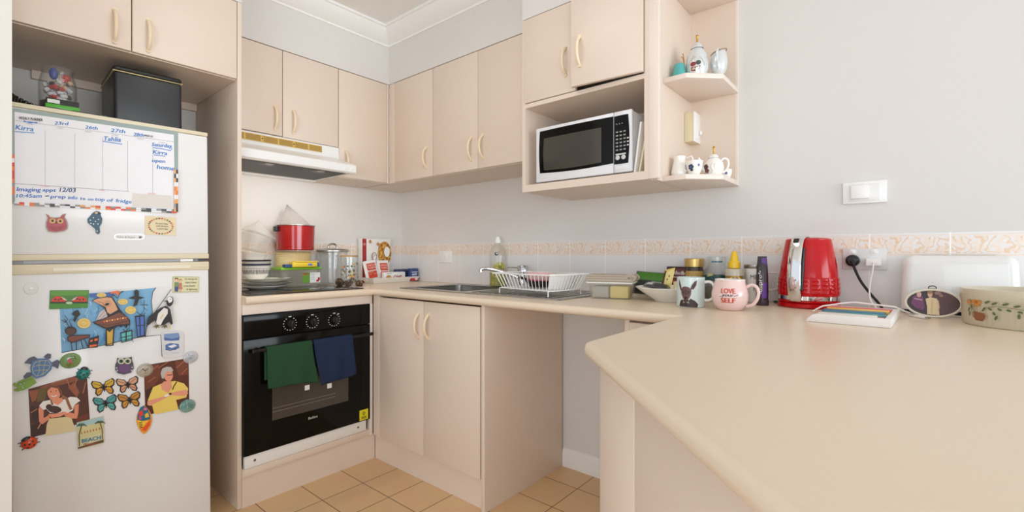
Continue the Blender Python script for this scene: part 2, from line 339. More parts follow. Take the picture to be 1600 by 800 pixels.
# ---- lower cabinet under the sink
YD = -.5876
c = thing('base_cabinet', 'two-door cream base cabinet under the stainless steel sink', 'cabinet', (.95, -.3, 0), group='cream kitchen cabinets')
m = MB().use(LAM).box(.5535, 1.327, YD + .0175, -.02, .115, .131).box(.58, .596, YD + .0175, -.02, .131, .86).box(.596, 1.327, -.026, -.02, .131, .86); m.build('carcass', None, c)
door_y(c, YD, .6005, .9542, .1308, .8535, .918, .739); door_y(c, YD, .9542, 1.3193, .1308, .8535, .99, .739)
MB().box(.546, .6, YD, YD + .017, .1308, .862, b=.001).build('corner_stile', LAM, c)
MB().box(1.3275, 1.3458, YD - .001, -.0145, 0, .8615, b=.001).build('side_panel', LAM, c)
MB().box(.533, 1.327, -.5676, -.5516, 0, .131).build('kickboard', LAM, c)
# ---- oven housing
XO = .5437
c = thing('oven_housing', 'cream base housing around the built-in black oven', 'cabinet', (.3, -.91, 0), group='cream kitchen cabinets')
MB().box(.5157, .5317, -1.2165, -.5696, 0, .131).build('kickboard', LAM, c)
MB().box(.02, XO - .004, -1.2165, -.6055, .1315, .161, b=.001).build('bottom_rail', LAM, c)
MB().box(.50, XO - .004, -1.2165, -.589, .8175, .8615, b=.001).build('top_rail', LAME, c)
MB().box(.50, XO - .002, -.6050, -.5885, .1315, .817, b=.001).build('side_stile', LAME, c)
# ---- peninsula cabinet
dx, dy = .6967, -.7174; nx, ny = -.7174, -.6967
def PD(t, inset, z): return V(2.1655 + dx * t - nx * inset, -1.160 + dy * t - ny * inset, z)
c = thing('peninsula_cabinet', 'cream panelled base cabinet carrying the angled peninsula end', 'cabinet', (2.5, -1.1, 0), group='cream kitchen cabinets')
m = MB().use(LAM); q0, q1 = PD(.004, .034, 0), PD(1.05, .034, 0)
m.prism([V(2.2, q0.y + .02, 0), V(2.2, -.58, 0), V(2.65, -.58, 0), PD(.6, .07, 0), PD(.1, .07, 0)], (0, 0, .861)); m.build('carcass', None, c)
def pan(t0, t1, i0, i1, z0, z1): return MB().prism([PD(t0, i0, z0), PD(t1, i0, z0), PD(t1, i1, z0), PD(t0, i1, z0)], (0, 0, z1 - z0), b=.0012)
pan(.004, .212, .034, .051, 0, .861).build('end_panel', LAM, c); pan(.2135, .218, .036, .05, 0, .861).build('joint_strip', LAME, c); pan(.2195, 1.0, .034, .051, 0, .861).build('panel', LAM, c)
c = thing('drawer_cabinet', 'cream base cabinet with a drawer, right of the empty appliance space', 'cabinet', (2.07, -.3, 0), group='cream kitchen cabinets')
MB().use(LAM).box(1.968, 1.984, -.573, -.0145, 0, .8615).box(1.984, 2.19, -.54, -.0145, .10, .8615).build('carcass', None, c)
MB().box(1.9855, 2.19, -.577, -.56, .70, .852, b=.0018).build('drawer', LAM, c); MB().box(1.9855, 2.19, -.577, -.56, .11, .697, b=.0018).build('door', LAM, c)
# ---- worktop with rolled edges and a hole for the sink bowl
out = [(0.0065, -.0065), (3.2, -.0065), (3.2, -2.05), (3.03, -2.05), (2.1655, -1.160), (2.1655, -.612), (.577, -.612), (.577, -1.2165), (.0065, -1.2165)]
def rolled(mid, e):
    a, b = e.verts[0].co, e.verts[1].co; vert = abs(a.z - b.z) > .01
    if mid.x < .02 or mid.y > -.02 or mid.x > 3.1: return False
    if vert: return abs(mid.x - 2.1655) < .01 and mid.y < -1
    return not (abs(a.y + 1.2165) < .002 and abs(b.y + 1.2165) < .002) and not mid.y < -2.04
wt = MB().prism([V(x, y, .862) for x, y in out], (0, 0, .033), b=.0158, seg=5, only=rolled).build('worktop', BENCH, None, (1.3, -.3, ZB))
tag(wt, 'cream laminate worktop with rolled edge running from the hob round to the angled peninsula', 'countertop')
SX0, SX1, SY0, SY1 = .645, 1.655, -.495, -.055; BX0, BX1, BY0, BY1 = .70, 1.07, -.44, -.12
ct = MB().box(BX0 - .004, BX1 + .004, BY0 - .004, BY1 + .004, .7, 1.0).build('cutter', BENCH)
mo = wt.modifiers.new('cut', 'BOOLEAN'); mo.object = ct; mo.operation = 'DIFFERENCE'; mo.solver = 'EXACT'
dg = bpy.context.evaluated_depsgraph_get(); nm = bpy.data.meshes.new_from_object(wt.evaluated_get(dg)); wt.modifiers.clear(); wt.data = nm; nm.name = 'worktop'; bpy.data.objects.remove(ct)
nm.polygons.foreach_set('use_smooth', [True] * len(nm.polygons)); nm.set_sharp_from_angle(angle=R_(25))
# ---- sink
sk = thing('kitchen_sink', 'stainless steel inset sink with bowl at left and drainer at right', 'sink', (1.15, -.28, ZB))
m = MB().use(STEEL); z = ZB + .0004; h = .0026
m.box(SX0, BX0, SY0, SY1, z, z + h).box(BX1, SX1, SY0, SY1, z, z + h).box(BX0, BX1, SY0, BY0, z, z + h).box(BX0, BX1, BY1, SY1, z, z + h)
for a in ((SX0, SX1, SY0, SY0 + .008), (SX0, SX1, SY1 - .008, SY1), (SX0, SX0 + .008, SY0, SY1), (SX1 - .008, SX1, SY0, SY1)): m.box(*a, z + h - .0005, z + h + .0018, b=.0008)
m.build('deck', None, sk)
b = bmesh.new(); bmesh.ops.create_cube(b, size=1)
for v in b.verts: v.co = V((BX0 + BX1) / 2 + v.co.x * (BX1 - BX0), (BY0 + BY1) / 2 + v.co.y * (BY1 - BY0), ZB - .085 + v.co.z * .176)
top = [f for f in b.faces if f.calc_center_median().z > ZB]; bmesh.ops.delete(b, geom=top, context='FACES_ONLY')
bmesh.ops.bevel(b, geom=[e for e in b.edges if not e.is_boundary], offset=.035, segments=5, affect='EDGES', profile=.5)
MB().use(STEEL).bm(b).build('sink_bowl', None, sk)
m = MB()
for i in range(11): x = 1.13 + i * .045; m.box(x, x + .012, SY0 + .05, SY1 - .06, z + h, z + h + .003, b=.0014)
m.build('drainer_ribs', STEEL, sk); MB().lathe([(0, .0), (.035, 0), (.04, .003), (.02, .001), (0, .001)], (.885, -.28, ZB - .1725)).build('waste', CHROME, sk)
# ================================================================== range hood
hd = thing('range_hood', 'white slide-under range hood with brass vent grille above the hob', 'range hood', (0, -.93, 1.495))
pf = [(.002, 1.655), (.309, 1.655), (.313, 1.606), (.320, 1.594), (.36, 1.579), (.470, 1.5425), (.480, 1.539), (.483, 1.535), (.483, 1.501), (.476, 1.495), (.44, 1.497), (.44, 1.5), (.06, 1.5), (.06, 1.495), (.002, 1.495)]
MB().prism([V(x, -1.2155, z) for x, z in pf], (0, .566, 0)).build('body', WHITEP, hd)
m = MB().use(mat('grease_filter_grey', (62, 60, 57), .5, metal=.3, bump=.5, bscale=600)).box(.10, .436, -1.19, -.68, 1.4965, 1.5025); m.build('filter', None, hd)
m = MB().use(mat('brass_grille', (214, 176, 92), .35, var=.05)); dk = mat('vent_slot_dark', (120, 92, 40), .6)
gz = 1.6175
A = Matrix.Translation((.3118, 0, 1.63)) @ Matrix.Rotation(R_(-4.7), 4, 'Y')
m.box(0, .0035, -1.2, -.748, -.0165, .0165, M=A); m.use(dk)
for i in range(6):
    y0 = -1.196 + i * .0745 + (.004 if i > 1 else 0) + (.004 if i > 3 else 0)
    for k in range(6): m.box(.0034, .0042, y0, y0 + .066, -.0135 + k * .0047, -.0116 + k * .0047, M=A)
m.use(BLACKP)
for y in (-1.048, -.896): m.cyl(A @ V(.003, y, 0), A @ V(.005, y, 0), .003, seg=10)
m.build('vent_grille', None, hd)
for y in (-.71, -.672): MB().box(.482, .4855, y - .006, y + .006, 1.508, 1.518, b=.0012).build('switch', WHITEP, hd)
for y in (-1.05, -.80):
    l_ = bpy.data.lights.new('hood_fill_light', 'AREA'); l_.shape = 'DISK'; l_.size = .05; l_.energy = .9; l_.color = (1, .95, .88); lo_ = bpy.data.objects.new('hood_fill_light', l_); COL.objects.link(lo_); lo_.location = (.405, y, 1.489); lo_.rotation_euler = (0, R_(25), 0)  # added fill at the hood lamps, brightens the wall under the hood
    MB().sphere((.405, y, 1.4975), .016, .022, .004, 16).build('lamp_lens', mat('frosted_lens', (170, 168, 160), .3), hd)
# ================================================================== oven
ov = thing('oven', 'black built-in electric oven with three knobs and a glass door', 'oven', (.3, -.913, .162))
y0, y1 = -1.2155, -.6055
MB().box(.05, XO - .02, y0 + .012, y1 - .012, .17, .812).build('cavity', BLACKP, ov)
cp = MB().box(XO - .02, XO, y0, y1, .714, .8164, b=.0025).build('control_panel', BLACKG, ov)
WMARK = mat('white_print', (225, 225, 222), .5)
for k, (y, z) in enumerate(((-1.0206, .7595), (-.9159, .757), (-.8064, .754))):
    kn = MB().lathe([(0, .02), (.016, .02), (.0185, .017), (.0215, .003), (.0215, 0)], seg=28, M=Matrix.Translation((XO + .0005, y, z)) @ Matrix.Rotation(R_(90), 4, 'Y'))
    kn.box(XO + .012, XO + .026, y - .0045, y + .0045, z - .018, z + .018, b=.002, M=Matrix.Translation((0, y, z)) @ Matrix.Rotation(R_((-12, 5, -14)[k]), 4, 'X') @ Matrix.Translation((0, -y, -z)))
    kb = kn.build('knob', mat('black_knob_plastic', (16, 16, 16), .25), ov)
    mk = MB()
    for i in range(-6, 7):
        a = R_(90 + 24 * i + 180); mk.box(-.0015, .0015, -.0022, .0022, 0, .0006, M=Matrix.Translation((XO + .0002, y + .029 * math.cos(a), z + .029 * math.sin(a))) @ Matrix.Rotation(R_(90), 4, 'Y'))
    mk.box(XO, XO + .0008, y - .006, y + .006, z + .031, z + .0345)
    if k == 2: mk.box(XO, XO + .0008, y + .018, y + .026, z + .026, z + .030)
    mk.build('dial_marks', WMARK, cp)
dr = MB().box(XO - .025, XO, y0, y1, .2171, .7105, b=.0025).build('door', BLACKG, ov)
MB().use(mat('oven_window_glass', (74, 70, 62), .12, var=.06, spec=.4)).box(XO - .0005, XO + .0012, -1.099, -.7309, .342, .585).build('window', None, dr)
rk = MB()
for z in (.378, .394): rk.box(XO + .001, XO + .0018, -1.097, -.80, z, z + .0022)
rk.build('oven_rack', mat('rack_wire', (128, 124, 116), .4), dr)
hb = MB(); hb.cyl((.592, -1.196, .668), (.592, -.622, .668), .0085, seg=16)
for y in (-1.165, -.655): hb.cyl((XO - .001, y, .668), (.592, y, .668), .007, seg=12)
hb.build('handle', mat('black_metal_bar', (30, 30, 30), .25, metal=.4), dr)
Art(lambda a, b, h: V(XO + h, a, b)).text((215, 215, 212), 'Bellini', -.935, .302, -.892, .302, -.0115).build('logo', dr)
st = MB().box(XO, XO + .0006, -.668, -.618, .222, .275); st = st.build('energy_sticker', mat('yellow_sticker', (226, 214, 30), .5), dr); sub(st, 'yellow square warning sticker on the oven door')
a = Art(lambda a, b, h: V(XO + .0006 + h, a, b)); a.ell((60, 60, 20), -.643, .256, .008, .009).ell((226, 214, 30), -.643, .256, .005, .006).line((60, 60, 20), [(-.643, .250), (-.643, .262)], .002)
for z in (.240, .235, .230): a.line((70, 70, 20), [(-.657, z), (-.629, z)], .0024)
a.build('print', st)
tr = MB().use(mat('white_enamel_trim', (236, 234, 230), .4)).box(XO - .03, XO - .006, -1.208, -.626, .1625, .2165, b=.001)
tr.use(mat('screw_brown', (110, 84, 60), .5))
for y in (-1.168, -.672): tr.lathe([(0, .002), (.004, .0015), (.0055, 0)], (XO - .0058, y, .19), 14, M=Matrix.Rotation(R_(90), 4, 'Y'))
tr.build('lower_trim', None, ov)
# tea towels over the oven handle
def towel(label, rgb, tl, tr_, bl, br, back, seed, tagp):
    rnd = random.Random(seed); bx, bz, r = .592, .668, .0115
    NS, NT = 46, 28; vs = []; ph = [rnd.uniform(0, 6.28) for _ in range(4)]
    for i in range(NS):
        for j in range(NT):
            t = j / (NT - 1); ytop = tl[0] + (tr_[0] - tl[0]) * t
            s = i / (NS - 1)
            if s < .3: k = s / .3; zz = back + (bz - back) * k; y = ytop; x = bx - r - .004 + .002 * math.sin(9 * t + ph[0]) * (1 - k)
            elif s < .42: a = math.pi * (1 - (s - .3) / .12); x = bx + r * math.cos(a); zz = bz + r * math.sin(a); y = ytop
            else:
                k = (s - .42) / .58; yb = bl[0] + (br[0] - bl[0]) * t; zb = bl[1] + (br[1] - bl[1]) * t + .004 * math.sin(7 * t + ph[3])
                zz = bz + (zb - bz) * k; y = ytop + (yb - ytop) * k ** 1.3
                x = bx + r + .004 * k + (.0045 * math.sin(8 * t + ph[1]) + .003 * math.sin(15 * t + 3 * k + ph[2])) * k
            vs.append(V(x, y, zz))
    fs = [(i * NT + j, i * NT + j + 1, (i + 1) * NT + j + 1, (i + 1) * NT + j) for i in range(NS - 1) for j in range(NT - 1)]
    t = thing('tea_towel', label, 'tea towel', (bx, (tl[0] + tr_[0]) / 2, bz), group='towels on the oven handle')
    o = MB().add(vs, fs).build('cloth', mat('terry_%d' % seed, rgb, .95, var=.25, scale=300, bump=1.0, bscale=900, spec=.1), t)
    so = o.modifiers.new('thickness', 'SOLIDIFY'); so.thickness = .004; so.offset = 0
    y, z = tagp; MB().box(bx + r + .006, bx + r + .0075, y, y + .022, z - .022, z, b=.0004, seg=1).build('care_tag', mat('white_fabric_tag', (225, 225, 220), .8), t)
towel('dark green tea towel hanging at the left of the oven handle', (50, 84, 58), (-1.145, .66), (-.947, .66), (-1.14, .505), (-.915, .487), .535, 3, (-.985, .4835))
towel('navy blue tea towel hanging at the right of the oven handle', (44, 56, 84), (-.938, .66), (-.742, .66), (-.902, .468), (-.722, .484), .55, 5, (-.878, .4685))
# ================================================================== hob
hob = MB().box(.055, .525, -1.19, -.632, ZB + .0004, ZB + .0055, b=.002).build('cooktop', mat('black_ceramic_hob', (34, 32, 30), .12, spec=.5), None, (.29, -.91, ZB))
tag(hob, 'black ceramic cooktop set into the bench under the range hood', 'cooktop'); ZH = ZB + .0058
# ================================================================== microwave
mw = thing('microwave_oven', 'white microwave oven with black door sitting in the wall niche', 'microwave', (1.68, -.2, 1.3755))
MX0, MX1, MZ0, MZ1, MY = 1.459, 1.9035, 1.385, 1.615, -.372
GREYW = mat('microwave_shell_paint', (226, 227, 230), .3)
MB().box(MX0 + .004, MX1 - .004, MY + .003, -.03, MZ0, MZ1 - .002, b=.004).build('casing', GREYW, mw)
vt = MB()
for i in range(7): vt.box(MX1 - .0045, MX1 - .003, -.25 + i * .02, -.242 + i * .02, 1.45, 1.56)
vt.build('side_vents', mat('vent_grey', (140, 140, 140), .5), mw)
df = MB().box(MX0, 1.828, MY - .014, MY + .003, MZ0 - .002, MZ1, b=.004).build('door', GREYW, mw)
def curved(x0, x1, z0, z1, bl, bb, bt, br, n=10):
    P = []
    for i in range(n): t = i / n; P.append((x0 + (x1 - x0) * t, z0 - bb * math.sin(math.pi * t)))
    for i in range(n): t = i / n; P.append((x1 + br * math.sin(math.pi * t), z0 + (z1 - z0) * t))
    for i in range(n): t = i / n; P.append((x1 + (x0 - x1) * t, z1 + bt * math.sin(math.pi * t)))
    for i in range(n): t = i / n; P.append((x0 - bl * math.sin(math.pi * t), z1 + (z0 - z1) * t))
    return P
FYM = MY - .014
MB().prism([V(x, FYM, z) for x, z in curved(1.481, 1.8275, 1.421, 1.599, .004, .006, .002, 0)], (0, -.0015, 0)).build('door_glass', BLACKG, df)
MB().prism([V(x, FYM - .0015, z) for x, z in curved(1.503, 1.777, 1.431, 1.566, .003, .004, .001, 0)], (0, -.0006, 0)).build('window', mat('microwave_window', (66, 64, 58), .1, spec=.5), df)
pn = MB().box(1.8295, MX1, MY - .014, MY + .003, MZ0 - .002, MZ1, b=.004).build('control_panel', GREYW, mw)
MB().prism([V(x, FYM, z) for x, z in curved(1.8315, 1.889, 1.416, 1.597, 0, .001, .001, .005)], (0, -.0015, 0)).build('keypad', BLACKG, pn)
GP = mat('keypad_grey_print', (150, 150, 150), .5); LP = mat('keypad_light_print', (205, 205, 205), .5); FY2 = FYM - .0015
def key(x0, x1, z0, z1, m_): MB().box(x0, x1, FY2 - .0005, FY2 + .0001, z0, z1).build('button', m_, pn)
for r in range(6):
    for q in range(3): key(1.839 + q * .0155, 1.8485 + q * .0155, 1.5335 - r * .0135, 1.5385 - r * .0135, GP)
for q in range(3): key(1.8405 + q * .011, 1.845 + q * .011, 1.565, 1.5685, GP)
key(1.838, 1.88, 1.449, 1.4545, LP)
for r in range(3): key(1.8845, 1.892, 1.506 - r * .013, 1.511 - r * .013, LP)
for x in (1.846, 1.87): MB().lathe([(0, .0006), (.008, .0006), (.009, 0)], (x, FY2, 1.4395), 18, M=Matrix.Rotation(R_(90), 4, 'X')).build('button', LP, pn)
MB().box(1.832, 1.897, FYM - .001, FYM, 1.392, 1.4095, b=.0008).build('door_button', GREYW, pn)
for x in (MX0 + .03, MX1 - .04):
    for y in (MY + .03, -.06): MB().cyl((x, y, 1.3753), (x, y, MZ0 + .002), .012, seg=14).build('foot', BLACKP, mw)
def leaning_board(label, x0, x1, y0, y1, h, rgb, t=.008):
    z0 = 1.3754
    o = MB().prism([V(x0, y0, z0), V(x0 + t, y0, z0), V(x1 + t, y0, z0 + h), V(x1, y0, z0 + h)], (0, y1 - y0, 0), b=.0025).build('chopping_board', mat('board_%02x%02x%02x' % rgb, rgb, .4), None, (x0, (y0 + y1) / 2, z0))
    tag(o, label, 'chopping board', 'boards beside the microwave')
leaning_board('white chopping board leaning in the niche, nearest the microwave', 1.9085, 1.934, -.385, -.12, .185, (238, 236, 230))
leaning_board('cream chopping board leaning in the niche against its right wall', 1.922, 1.9475, -.375, -.14, .13, (226, 214, 188))
# ================================================================== refrigerator
yR = CAM.y + camray(329.5, 400).y * ((.62 - CAM.x) / camray(329.5, 400).x)
MF = Matrix.Translation((.62, yR, .0045)) @ Matrix.Rotation(R_(-1.9), 4, 'Z') @ Matrix.Rotation(R_(.45), 4, 'X'); MFi = MF.inverted()
FW = .523
def FPl(u, v, h=0.):
    o = MFi @ CAM; d = MFi.to_3x3() @ camray(u, v); return o + d * ((h - o.x) / d.x)
def FPw(u, v, h=0.): return MF @ FPl(u, v, h)
fr = thing('refrigerator', 'white top-freezer refrigerator covered in magnets at the left', 'refrigerator', (.62, yR, .0045), MF.to_3x3())
ztop = FPl(329, 208.5).z; zm = FPl(329, 397.3).z; FWHITE = mat('fridge_white_enamel', (232, 232, 232), .22, var=.008, coat=.2)
CREAMT = mat('aged_cream_trim', (222, 212, 184), .4)
MB().box(-.56, -.055, -FW, 0, .03, ztop - .012, b=.006, M=MF).build('body', FWHITE, fr)
MB().box(-.55, -.07, -FW + .01, -.01, 0, .04, M=MF).build('plinth', BLACKP, fr)
MB().box(-.56, .002, -FW - .001, .001, ztop - .0145, ztop, b=.003, M=MF).build('top_trim', CREAMT, fr)
d1 = MB().box(-.05, 0, -FW, 0, zm + .003, ztop - .015, b=.004, M=MF).build('freezer_door', FWHITE, fr)
MB().box(-.05, .003, -FW - .001, .001, zm - .016, zm + .0035, b=.0025, M=MF).build('lower_trim', CREAMT, d1)
g = MB().use(mat('gasket_grey', (150, 150, 152), .4)).box(-.05, -.014, -FW + .004, -.004, zm - .027, zm - .0155, M=MF)
g.use(mat('satin_grey_strip', (176, 178, 186), .4)).box(-.016, -.012, -FW + .03, -.05, zm - .026, zm - .017, M=MF).use(BLACKP).box(-.02, -.005, -.03, -.004, zm - .025, zm - .018, M=MF).use(WHITEP).box(-.02, -.003, -.09, -.05, zm - .0262, zm - .0172, M=MF)
g.build('door_gap', None, fr)
d2 = MB().box(-.05, 0, -FW, 0, .05, zm - .057, b=.004, M=MF).build('fridge_door', FWHITE, fr)
hb = MB().use(CREAMT).box(-.05, .004, -FW - .001, .001, zm - .059, zm - .0275, b=.003, M=MF)
hb.use(mat('cream_trim_highlight', (236, 230, 212), .35)).box(.0035, .006, -.43, -.06, zm - .052, zm - .040, b=.001, M=MF); hb.build('handle_trim', None, d2)
bd = [(178 + 24 + 24 * math.copysign(abs(math.cos(t)) ** .4, math.cos(t)), 370 + 5 * math.copysign(abs(math.sin(t)) ** .7, math.sin(t)) - .0) for t in [i / 28 * 2 * math.pi for i in range(28)]]
nF = MF.to_3x3() @ V(1, 0, 0)
b_ = MB().prism([FPw(u, v, 0) for u, v in bd], nF * .0015).build('badge', mat('silver_badge', (196, 194, 192), .3, metal=.4), d1)
a = Art(lambda p, q, h: FPw(p, q, .0015 + h)); a.poly((228, 227, 225), [(202 + (p - 202) * .93, 370 + (q - 370) * .72) for p, q in bd]); a.text((90, 88, 86), 'Fisher & Paykel', 183, 371.5, 211, 372.3, 3.2).ell((110, 108, 106), 219, 370.8, 2.6, 1.8); a.build('badge_lettering', b_)
# ---- things on the fridge door, all laid on its real plane
def T(ox, oy, s): return lambda a, b: (ox + a / s, oy + b / s)
def magnet(name, label, cat, poly, rgb, tf=None, th=.003, h0=.0003, rough=.4, group=None, bev=0, edge=None):
    tf = tf or (lambda a, b: (a, b)); P = [tf(a, b) for a, b in poly]; cu = sum(p[0] for p in P) / len(P); cv = sum(p[1] for p in P) / len(P)
    t = thing(name, label, cat, FPw(cu, cv, h0), MF.to_3x3(), group)
    MB().prism([FPw(u, v, h0) for u, v in P], nF * th, b=bev).build('backing' if edge is None else edge, col(rgb, rough), t)
    return t, Art(lambda a, b, h: FPw(*tf(a, b), h0 + th + h))
def ring(cx, cy, rx, ry, n=24, rot=0.):
    c, s = math.cos(rot), math.sin(rot); return [(cx + rx * math.cos(t) * c - ry * math.sin(t) * s, cy + rx * math.cos(t) * s + ry * math.sin(t) * c) for t in [2 * math.pi * i / n for i in range(n)]]
BL = (70, 134, 206)
# weekly planner
t, a = magnet('weekly_planner', 'white magnetic weekly planner sheet with blue handwriting on the freezer door', 'planner', [(19.5, 168.5), (278, 204.5), (278, 331.5), (18.8, 317.5)], (148, 163, 160), th=.0012, edge='sheet')
a.poly((232, 232, 236), [(22.5, 174.5), (271.5, 210.5), (273.5, 327), (23.3, 315.5)])
gl = (150, 150, 152)
def TL(p, q): return (22.5 + (271.5 - 22.5) * p, 174.5 + 36 * p + q * (141 - 24.5 * p))     # fractions across and down the white panel
a.line(gl, [TL(0, .095), TL(1, .095)], .5)
for p in (.193, .378, .553, .711, .868): a.line((176, 176, 180), [TL(p, .16), TL(p, .80)], .6)
a.line(gl, [TL(0, .795), TL(.72, .80)], .6)
a.poly((216, 211, 203), [TL(.74, .82), TL(.985, .82), TL(.985, .985), TL(.74, .985)])
def seg(P0, P1, cols, wd):
    n = len(cols)
    for i, c in enumerate(cols):
        if c is None: continue
        k0, k1 = i / n, (i + 1) / n
        a.line(c, [(P0[0] + (P1[0] - P0[0]) * k0, P0[1] + (P1[1] - P0[1]) * k0), (P0[0] + (P1[0] - P0[0]) * k1, P0[1] + (P1[1] - P0[1]) * k1)], wd)
OR, RD, DK, GY, WT, LO = (236, 120, 52), (222, 62, 44), (52, 58, 66), (150, 146, 142), (236, 236, 238), (240, 164, 84)
seg((20.5, 241), (20.5, 317), [OR, WT, RD, OR, RD, RD, OR, GY, OR, OR, GY, GY], 3.6)
seg((22, 316.5), (276, 329), [WT, RD, WT, OR, GY, WT, GY, DK, WT, GY, DK, WT, GY, LO, WT, LO, RD, WT, RD, GY, RD, WT, OR, GY, WT, GY, DK, WT, GY, DK, WT, GY], 2.6)
seg((22, 319.2), (276, 332), [GY, OR, WT, OR, GY, GY, WT, DK, GY, WT, WT, DK, WT, GY, OR, WT, LO, WT, OR, RD, WT, RD, GY, OR, WT, DK, DK, WT, WT, GY, DK, RD], 2.4)
seg((273.5, 265), (273.5, 331), [LO, DK, LO, WT, OR, LO, WT, LO, GY, LO], 2.6); seg((276.6, 265), (276.6, 331), [DK, WT, DK, WT, LO, OR, WT, LO, DK, DK], 2.8)
a.text((40, 40, 44), 'WEEKLY PLANNER', 29.5, 186, 66.5, 189.5, 4.4, bold=.2)
a.text((40, 40, 44), 'WEEK OF', 225, 212.8, 239, 214.8, 3, bold=.15)
for n_, u, v in (('MONDAY', 41, 194), ('TUESDAY', 89, 200), ('WEDNESDAY', 132.5, 206), ('THURSDAY', 174.5, 211.5), ('FRIDAY', 214.5, 217), ('SATURDAY', 248, 223)): a.text((120, 136, 132), n_, u, v, u + 10.5, v + 1.4, 1.9)
a.text((214, 84, 66), 'SATURDAY', 63, 291.2, 77.5, 292.4, 1.8).text((214, 84, 66), 'SUNDAY', 155.5, 297.6, 163.5, 298.4, 1.8).text((214, 84, 66), 'NOTES', 231, 303, 243, 304, 1.9)
a.build('printed_grid', t)
WORDS = []
h = None
def newart():
    global h
    h = Art(lambda p, q, hh: FPw(p, q, .0025 + hh)); WORDS.append(h)
newart()
def hw(s, u0, v0, u1, v1, hg, c=BL): newart(); h.text(c, s, u0, v0, u1, v1, hg, slant=.2, bold=.28)
hw('Kirra', 24, 202, 52, 205.5, 7.5); h.line(BL, [(23, 205.5), (54, 207.7)], 1.1)
for k in range(3): h.line(BL, [(37, 190.4 - k * .9), (47, 190.2 + k), (58, 192.6 - k * .8)], .9)
hw('23rd', 85, 194.5, 106, 195.5, 5.2); hw('26th', 133, 201, 152, 202.8, 5.2); hw('27th', 173, 206, 195, 208.2, 5.8); hw('28th', 208.5, 212.3, 224, 213.6, 5.4)
hw('Tahlia', 161, 219.5, 188.5, 221.5, 7); h.line(BL, [(160, 220.6), (191, 225.3)], 1.1)
hw('Saturday', 237, 228, 268, 231, 5.6); h.line(BL, [(239, 230.5), (253, 232.5), (266, 235.3), (268.5, 233), (267, 229.5)], 1.0)
hw('Kirra', 239, 240, 261, 242.5, 6); h.line(BL, [(240, 242), (258, 244.2)], 1.0)
hw('open', 237, 253, 257.5, 254.5, 5.5); hw('home', 245, 263.5, 272, 266.5, 6.5)
D2 = (60, 108, 198)
hw('Imaging', 26, 298.5, 63, 299.5, 6.6, D2); hw('appt', 66, 299, 87, 299.8, 5.4, D2); hw('12/03', 93, 299.5, 117.5, 300.5, 6.8, (44, 74, 132))
hw('10:45am', 25.5, 308.5, 64.5, 308.8, 5.8); h.line((36, 60, 120), [(70.5, 306.5), (77, 306)], 1.4); hw('prep', 79, 309.5, 102, 310, 5.6, D2); hw('info', 106, 311, 120.5, 311.6, 5.6); hw('is', 125.5, 312, 133, 312.4, 4.6); hw('on', 137, 313, 145.5, 313.4, 4.4); hw('top', 148, 313.4, 163, 314.4, 5.6); hw('of', 166.5, 315, 176, 315.6, 5.4); hw('fridge', 180.5, 315.8, 205, 318, 5.6)
for h in WORDS:
    if h.mb.v: h.build('handwritten_word', t)
# owl, bird, card
Z = T(140, 270, 6.667); Z8 = T(15, 250, 8)
owl = [(71, 334.5), (75.5, 335.5), (77, 339), (86, 340), (94, 339), (97, 335), (103.5, 333.5), (101, 339), (104.5, 344), (106.5, 352), (105.5, 358), (100, 361.5), (87, 363.5), (75, 362), (71.5, 356), (71.5, 347), (74.5, 340)]
t, a = magnet('owl_magnet', 'dusky red owl magnet with cream eyes below the weekly planner', 'magnet', owl, (164, 152, 138), th=.004)
a.poly((176, 78, 84), [(88 + (p - 88) * .9, 350 + (q - 350) * .9) for p, q in owl]); a.ell((214, 168, 96), 82, 345, 5, 4).ell((214, 168, 96), 94, 345.5, 5, 4).ell((60, 40, 34), 82, 345, 2, 2).ell((60, 40, 34), 94, 345.5, 2, 2).poly((70, 44, 40), [(86, 346), (90, 346.2), (88, 350)])
for i in range(3): a.line((142, 54, 66), [(76 + 2 * i, 353 + 2.4 * i), (88, 355.5 + 2.2 * i), (100 - 2 * i, 353.5 + 2.4 * i)], .8)
a.build('painted_face', t)
bird = [(145, 332.5), (150, 329.5), (155, 331), (158, 334), (156.5, 335.5), (159.5, 342), (158.5, 349), (155, 354.5), (156, 363), (153.5, 366), (149.5, 364), (149, 358), (143, 353), (137, 348), (136.5, 342), (141, 337)]
t, a = magnet('bird_magnet', 'dark teal spotted bird magnet between the owl and the flower card', 'magnet', bird, (34, 78, 98), th=.005, edge='body')
a.poly((24, 34, 38), [(149, 331), (154, 331.2), (157.5, 334.4), (153, 335.5), (149, 334)]).ell((208, 178, 130), 150.5, 332.6, 2.4, 1.8)
for p, q in ((146, 340), (141, 344), (149, 346), (154, 343), (146, 350), (153, 350), (151.5, 361), (142, 349)): a.ell((206, 222, 222), p, q, 1.0, 1.0)
a.build('painted_spots', t)
t, a = magnet('card_magnet', 'cream card magnet with flower wreath and small verse under the planner', 'magnet', [(226.5, 337), (275, 340.2), (274.5, 368.5), (226, 366.2)], (222, 206, 166), th=.002)
for i in range(26):
    q = i / 26 * 2 * math.pi; c = [(190, 92, 60), (206, 140, 70), (120, 128, 80), (150, 70, 60)][i % 4]; a.ell(c, 251 + 18.6 * math.cos(q), 353.3 + 12 * math.sin(q) + (math.cos(q) * 1), 1.5, 1.2)
for i, s in enumerate(('Sit and relax', 'and dream', 'a good day')): a.text((70, 56, 46), s, 243 + i, 350 + i * 4, 262.5, 351 + i * 4, 2.6)
a.build('printed_verse', t)
t, a = magnet('adhesive_hook', 'faint clear oval adhesive pad near the top left of the fridge door', 'hook', ring(48.5, 450.5, 12, 9.2), (214, 212, 208), th=.0015, edge='pad')
